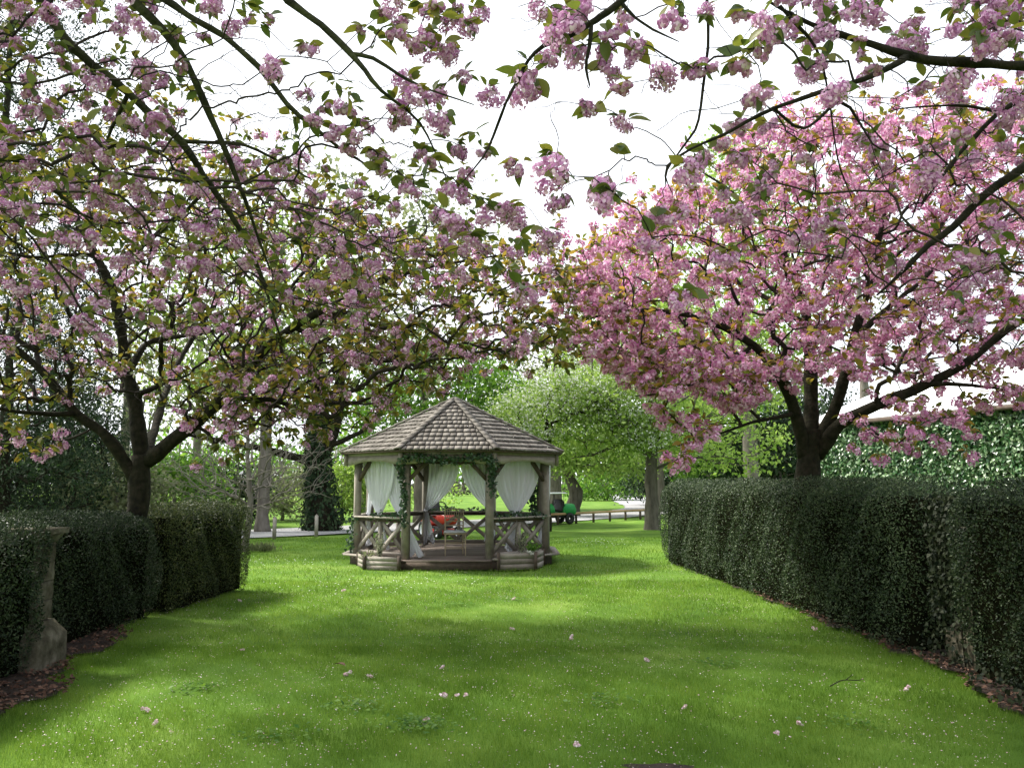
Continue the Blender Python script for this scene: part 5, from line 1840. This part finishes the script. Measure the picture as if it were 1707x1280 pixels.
for (px, d, H, lab, mm, sd, w_) in [
    (210, 33, 9.5, 'airy pale green tree seen behind the fork of the left cherry', 'dull', 66, 4.2),
    (330, 40, 11.5, 'tall airy tree beyond the drive behind the bare tree', 'fresh', 67, 5.0),
    (612, 46, 11, 'loose pale tree between the ivy-clad tree and the gazebo roof', 'dull', 68, 4.6)]:
    bg_tree('broadleaf_tree', lab, 'tree', (X_(px, d), d), [(0, 0, -.1, .34), (0, 0, 1.5, .24), (.1, 0, 4, .18), (0, 0, H * .9, .04)],
            [(0, 0, H * .62, w_, w_ * .8, H * .36, 1.0)], 150, 11, .22, M[mm], sd, spread=.5)

# bright green tree behind the gazebo roof
d = 34
bg_tree('broadleaf_tree', 'vivid mid-green tree directly behind the gazebo roof', 'tree', (X_(706, d), d), [(0, 0, -.1, .4), (0, 0, 1.6, .3), (0, 0, 4, .22), (.1, 0, 8, .05)],
        [(.5, 0, 5.3, 3.6, 3, 2.6, .62), (2.2, -.4, 4.4, 2.6, 2.4, 1.8, .22), (-1.8, 0, 4.2, 2.2, 2.2, 1.6, .16)], 330, 42, .20, M['mid'], 70, spread=.5)
# white-blossomed tree right of the gazebo roof
d = 28
bg_tree('flowering_tree', 'white-blossomed tree with pale green leaves just right of the gazebo roof', 'tree', (X_(905, d), d), [(0, 0, -.1, .3), (0, 0, 1.2, .22), (.1, 0, 2.4, .17), (.2, 0, 4.4, .05)],
        [(-.2, 0, 3.9, 1.6, 1.6, 1.0, .25), (1.0, -.2, 4.7, 1.7, 1.6, .9, .28), (2.5, 0, 4.3, 1.7, 1.6, .9, .22), (-1.3, 0, 3.3, 1.1, 1.2, .7, .12), (3.3, .2, 3.4, 1.2, 1.2, .7, .13)], 360, 40, .12, M['fresh'], 71, spread=.34, bloom=.55, tip=.008, bark='bark')
# low-hanging green tree with leaning trunk
g = G(957, 860)
bg_tree('broadleaf_tree', 'green tree with a thick leaning trunk beside the green utility vehicle', 'tree', g, [(-.1, 0, -.1, .46), (-.05, 0, .5, .35), (.12, 0, 1.2, .33), (-.25, 0, 2.0, .25), (-.7, 0, 4, .12), (-.7, 0, 6, .05)],
        [(.2, 0, 4.3, 3.4, 3, 1.9, .55), (1.8, -.4, 2.9, 2.3, 2, 1.0, .30), (-.9, -1, 2.8, 1.4, 1.2, .8, .15)], 300, 40, .19, M['fresh'], 72, spread=.45, bark='grey_bark')
# tree by the far end of the right hedge
g = G(1088, 883)
bg_tree('broadleaf_tree', 'grey-trunked green tree standing at the far end of the right hedge', 'tree', g, [(0, 0, -.05, .36), (-.02, 0, .3, .26), (0, 0, 1.2, .23), (.03, 0, 3, .2), (0, 0, 5, .13), (0, 0, 8, .04)],
        [(.2, 0, 5.9, 4.0, 3.2, 2.6, .55), (-1.6, -.2, 3.6, 2.2, 1.6, 1.1, .25), (2.4, 0, 3.1, 2.4, 2, 1.1, .20)], 300, 34, .18, M['fresh'], 73, spread=.45, bark='grey_bark',
        limbs=[[(0, 0, 2.5, .1), (-.9, -.2, 2.95, .07), (-2, -.3, 2.6, .04), (-2.8, -.3, 2.45, .02)], [(0, 0, 3.4, .1), (-1.6, 0, 3.7, .06), (-3, 0, 3.75, .03)]])
# tall pale trees behind the right cherry
d = 38
bg_tree('broadleaf_tree', 'tall light green tree with a smooth grey trunk behind the right cherry', 'tree', (X_(1247, d), d), [(-.3, 0, -.1, .7), (0, 0, .8, .37), (0, 0, 3, .34), (0, 0, 7, .28), (.2, 0, 15, .08)],
        [(0, 0, 13.2, 3.2, 3.2, 5.2, .62), (0, 0, 7.5, 4.2, 3.6, 2.6, .38)], 330, 30, .26, M['fresh'], 74, spread=.6)
d = 46
bg_tree('broadleaf_tree', 'tall yellow-green tree showing above the left edge of the right cherry', 'tree', (X_(1094, d), d), [(0, 0, -.1, .5), (0, 0, 2, .36), (0, 0, 7, .25), (0, 0, 15, .05)],
        [(-1.0, 0, 11.5, 4.0, 3.6, 5.0, .7), (0, 0, 6.4, 5, 4, 2.4, .3)], 330, 30, .28, M['fresh'], 75, spread=.62)
d = 55
bg_tree('broadleaf_tree', 'tall spare tree behind the white roof on the right', 'tree', (X_(1440, d), d), [(0, 0, -.1, .5), (0, 0, 3, .36), (0, 0, 10, .25), (0, 0, 21, .05)],
        [(0, 0, 16, 4.4, 4, 6.5, 1.0)], 200, 12, .28, M['dull'], 76, spread=.5)
d = 52
bg_tree('broadleaf_tree', 'soft pale green tree far behind, between the gazebo roof and the right cherry', 'tree', (X_(925, d), d), [(0, 0, -.1, .5), (0, 0, 2, .36), (0, 0, 6, .25), (0, 0, 10.5, .05)],
        [(0, 0, 7.2, 5.0, 4, 4.0, .7), (-2.8, 0, 5.4, 3.4, 3, 3.0, .3)], 300, 30, .28, M['dull'], 77, spread=.6)
# dense dark trees closing the view on the right
for (px, d, H, lab, mm, sd, w_) in [
    (1180, 52, 8.5, 'dense mid-green tree low behind the far end of the right hedge', 'mid', 80, 4.6),
    (1290, 44, 6.0, 'dark evergreen behind the right cherry trunk', 'dark', 81, 3.6),
    (1340, 58, 9.0, 'dark green tree behind the end of the leaf screen', 'dark', 82, 4.5)]:
    bg_tree('broadleaf_tree' if mm == 'mid' else 'evergreen_tree', lab, 'tree', (X_(px, d), d), [(0, 0, -.1, .4), (0, 0, 1.2, .28), (0, 0, H * .9, .05)],
            [(0, 0, H * .52, w_, w_ * .8, H * .46, 1.0)], 230, 40, .28, M[mm], sd, spread=.6)
# dark conifers on the left
for (px, d, H, lab, sd, w_) in [
    (15, 21, 6.4, 'dark spreading evergreen behind the left hedge', 85, 2.6),
    (-25, 26, 21.5, 'tall dark conifer rising behind the left cherry', 86, 4.0),
    (120, 25, 4.2, 'dark evergreen shrub right of the dark spreading evergreen', 87, 1.9)]:
    bg_tree('evergreen_tree', lab, 'tree', (X_(px, d), d), [(0, 0, -.1, .34), (0, 0, 1.2, .24), (0, 0, H * .95, .04)],
            [(0, 0, H * .5, w_, w_ * .85, H * .5, .7), (0, 0, H * .25, w_ * 1.1, w_ * .9, H * .25, .3)], 330 if H < 10 else 560, 70 if H < 10 else 80, .12 if H < 10 else .17, M['dark'], sd, spread=.34 if H < 10 else .48, tmpl=NEEDLE3, bark='bark', droop=-.03)
# bushes
for (px, d, w_, H, lab, mm, sd) in [
    (205, 24, 1.5, 2.6, 'yellow-green bush just behind the left hedge by the cherry trunk', 'dull', 90),
    (300, 27, 1.8, 2.7, 'green bush behind the sunlit end of the left hedge', 'mid', 91),
    (380, 31, 1.6, 2.4, 'dark bush beyond the drive behind the bare tree', 'dark', 92),
    (478, 36, 2.0, 2.5, 'bright yellow-green bush between the straight trunk and the ivy-clad tree', 'dull', 93),
    (575, 36, 1.5, 2.8, 'bright yellow-green bush beside the left corner of the gazebo', 'fresh', 94),
    (1010, 78, 4.2, 3.0, 'dull green bushes at the far side of the field', 'mid', 95),
    (1120, 60, 3.6, 3.6, 'dark bush beyond the field right of the gazebo', 'dark', 96)]:
    bg_tree('bush', lab, 'bush', (X_(px, d), d), [(0, 0, -.05, .08), (0, 0, H * .3, .06), (0, 0, H * .7, .03)],
            [(0, 0, H * .48, w_, w_ * .8, H * .5, 1.0)], 120, 40, .15 if d < 50 else .3, M[mm], sd, spread=.3 if d < 50 else .6, tip=.008)

# far wood closing the field
rng = np.random.default_rng(99)
mb, tk = MB(), MB()
n_c = 420
xx = rng.uniform(-150, 150, n_c)
dd = rng.uniform(165, 205, n_c) - 0.0005 * xx ** 2
hh = rng.uniform(6, 15, n_c)
for i in range(n_c):
    k = 45
    q = ell_pts((xx[i], dd[i], hh[i] * .55), (3.6, 3.2, hh[i] * .5), k, rng, .5)
    q = q[q[:, 2] > 0.2]
    mb.add(*scatter(LEAF1, q, frames(rand_dirs(len(q), rng), rand_dirs(len(q), rng)), rng.uniform(.8, 1.7, len(q))))
    tk.tube([(xx[i], dd[i], -.1), (xx[i], dd[i], hh[i] * .7)], [.35, .12], 5)
link('far_wood', mb.mesh('far_wood', M['mid']), kind='stuff')
link('far_trunks', tk.mesh('far_trunks', M['pale_bark']), kind='stuff')
# hedgerow of the field behind the drive on the left
q = []
for k in range(60):
    t = k / 59
    c = np.array([-34 + 30 * t, 36 + 16 * t + rng.uniform(-1, 1), rng.uniform(.5, .9)])
    q.append(ell_pts(c, (1.2, .9, c[2] * .9), 70, rng, .3))
q = np.concatenate(q)
q[:, 2] = np.abs(q[:, 2])
V, Q, T = scatter(LEAF1, q, frames(rand_dirs(len(q), rng), rand_dirs(len(q), rng)), rng.uniform(.6, 1.2, len(q)) * .28)
link('undergrowth', mesh('undergrowth', V, Q, T, M['fresh']), kind='stuff')
q = []
for k in range(70):
    c = np.array([-40 + 56 * k / 69, 104 + rng.uniform(-2, 2), rng.uniform(.8, 1.25)])
    q.append(ell_pts(c, (1.1, 1.0, c[2] * .95), 60, rng, .3))
q = np.concatenate(q)
q[:, 2] = np.abs(q[:, 2])
V, Q, T = scatter(LEAF1, q, frames(rand_dirs(len(q), rng), rand_dirs(len(q), rng)), rng.uniform(.6, 1.2, len(q)) * .5)
link('hedgerow', mesh('hedgerow', V, Q, T, M['thorn']), kind='stuff')

# ================================================================== GRASS, PETALS, LITTER
rng = np.random.default_rng(123)


def lawn_pts(n, d0, d1, pw=1.0):
    d = d0 + (d1 - d0) * rng.uniform(0, 1, n) ** pw
    hw = np.minimum(0.64 * d, 60)
    x = rng.uniform(-1, 1, n) * hw
    return x, d


def on_lawn(x, d, slack=0.0):
    ok = np.ones(len(x), bool)
    ok &= ~((d < 12.8) & (x < soil_l(d) + slack))
    ok &= ~((d < 16.4) & (x > soil_r(d) - slack))
    # under the gazebo
    ok &= ((x - GC[0]) ** 2 + (d - GC[1]) ** 2) > 2.15 ** 2
    ok &= ((x - bare_c[0]) / .15) ** 2 + ((d - bare_c[1] + .06) / .075) ** 2 > rng.uniform(.5, 1.2, len(x))
    return ok


VV, TT, off_ = [], [], 0
for (n, d0, d1, h, wd) in ((290000, 4.3, 8.5, .032, .0030), (220000, 8.0, 14, .034, .0050), (130000, 13, 25, .040, .011)):
    x, d = lawn_pts(n, d0, d1, 0.8)
    clump = np.sin(x * 5.1 + d * 2.3) * np.sin(d * 4.7 - x * 1.9) + np.sin(x * 17 + d * 11) * .5
    ok = on_lawn(x, d, 0.0) & (rng.uniform(size=n) < 0.8 + .25 * clump)
    edge = np.minimum(x - soil_l(d), soil_r(d) - x)
    x, d, clump, edge = x[ok], d[ok], clump[ok], edge[ok]
    n = len(x)
    hh = h * rng.uniform(.5, 1.25, n) * (1 + .22 * clump) * np.where((edge < .25) & (d < 16), 1.5, 1.0)
    a_ = rng.uniform(0, math.pi, n)
    w3 = np.stack([np.cos(a_), np.sin(a_), np.zeros(n)], -1) * wd / 2
    base = np.stack([x, d, np.full(n, -.012)], -1)
    tip = base + np.stack([rng.normal(size=n) * .45 * hh, rng.normal(size=n) * .45 * hh, hh + .012], -1)
    V = np.stack([base - w3, base + w3, tip], 1).reshape(-1, 3)
    VV.append(V)
    TT.append(np.arange(len(V)).reshape(-1, 3) + off_)
    off_ += len(V)
link('grass', mesh('grass', np.concatenate(VV), None, np.concatenate(TT), M['grass']), kind='stuff')

n = 22000
x, d = lawn_pts(n, 4.4, 17, 1.0)
x = x * 0.9
den = 0.35 + 0.65 * (np.sin(x * 1.7 + 2) * np.sin(d * 1.1 + x) > -.2)
ok = (x > soil_l(d) - .5) & (x < soil_r(d) + .3) & (rng.uniform(size=n) < den) & (((x - GC[0]) ** 2 + (d - GC[1]) ** 2) > 2.4 ** 2)
x, d = x[ok], d[ok]
p = np.stack([x, d, rng.uniform(.022, .045, len(x))], -1)
V, Q, T = scatter(LEAF1, p, frames(norm(np.c_[rng.normal(size=(len(x), 2)), rng.normal(size=len(x)) * .25]), norm(np.c_[rng.normal(size=(len(x), 2)) * .5, np.ones(len(x))])), rng.uniform(.5, 1.35, len(x)) * .0115)
link('fallen_petals', mesh('fallen_petals', V, Q, T, M['fallen']), kind='stuff')
# low broad-leaved weeds in the turf
n = 900
c = np.array([G(x_, y_)[:2] for x_, y_ in ((692, 1208), (700, 1215), (1010, 1170), (455, 1230), (860, 1000), (1200, 1110), (760, 1010), (330, 1150), (590, 1180), (1420, 1210))])
i = rng.integers(0, len(c), n)
p = np.c_[c[i] + rng.normal(size=(n, 2)) * np.array([.13, .10]), rng.uniform(.02, .04, n)]
V, Q, T = scatter(LEAF1, p, frames(norm(np.c_[rng.normal(size=(n, 2)), np.full(n, .15)]), norm(np.c_[rng.normal(size=(n, 2)) * .35, np.ones(n)])), rng.uniform(.5, 1.2, n) * .045)
link('weeds', mesh('weeds', V, Q, T, M['mid']), kind='stuff')
# daisies near the gazebo
n = 260
c = np.array([G(x_, y_)[:2] for x_, y_ in ((1000, 907), (985, 902), (700, 975), (480, 940), (620, 980))])
i = rng.integers(0, len(c), n)
p = np.c_[c[i] + rng.normal(size=(n, 2)) * np.array([.7, .6]), np.full(n, .05)]
V, Q, T = scatter(LEAF1, p, frames(norm(np.c_[rng.normal(size=(n, 2)), np.zeros(n)]), np.tile([0, -.3, 1.], (n, 1))), np.full(n, .032))
link('daisies', mesh('daisies', V, Q, T, M['white_petal']), kind='stuff')
# brown leaf litter on the soil
n = 5200
side = rng.uniform(size=n) < .68
d = rng.uniform(4.2, 12.4, n)
x = np.where(side, soil_l(d) - rng.exponential(.35, n) + .06, soil_r(d) + rng.exponential(.18, n) - .05)
z = np.where(side, .05, .05) + rng.uniform(0, .015, n)
z = np.where(np.abs(x) > 5.5, -1, z)
p = np.stack([x, d, z], -1)[z > 0]
n = len(p)
V, Q, T = scatter(LEAF1, p, frames(norm(np.c_[rng.normal(size=(n, 2)), rng.normal(size=n) * .3]), norm(np.c_[rng.normal(size=(n, 2)) * .5, np.ones(n)])), rng.uniform(.5, 1.2, n) * .045)
link('leaf_litter', mesh('leaf_litter', V, Q, T, M['litter']), kind='stuff')
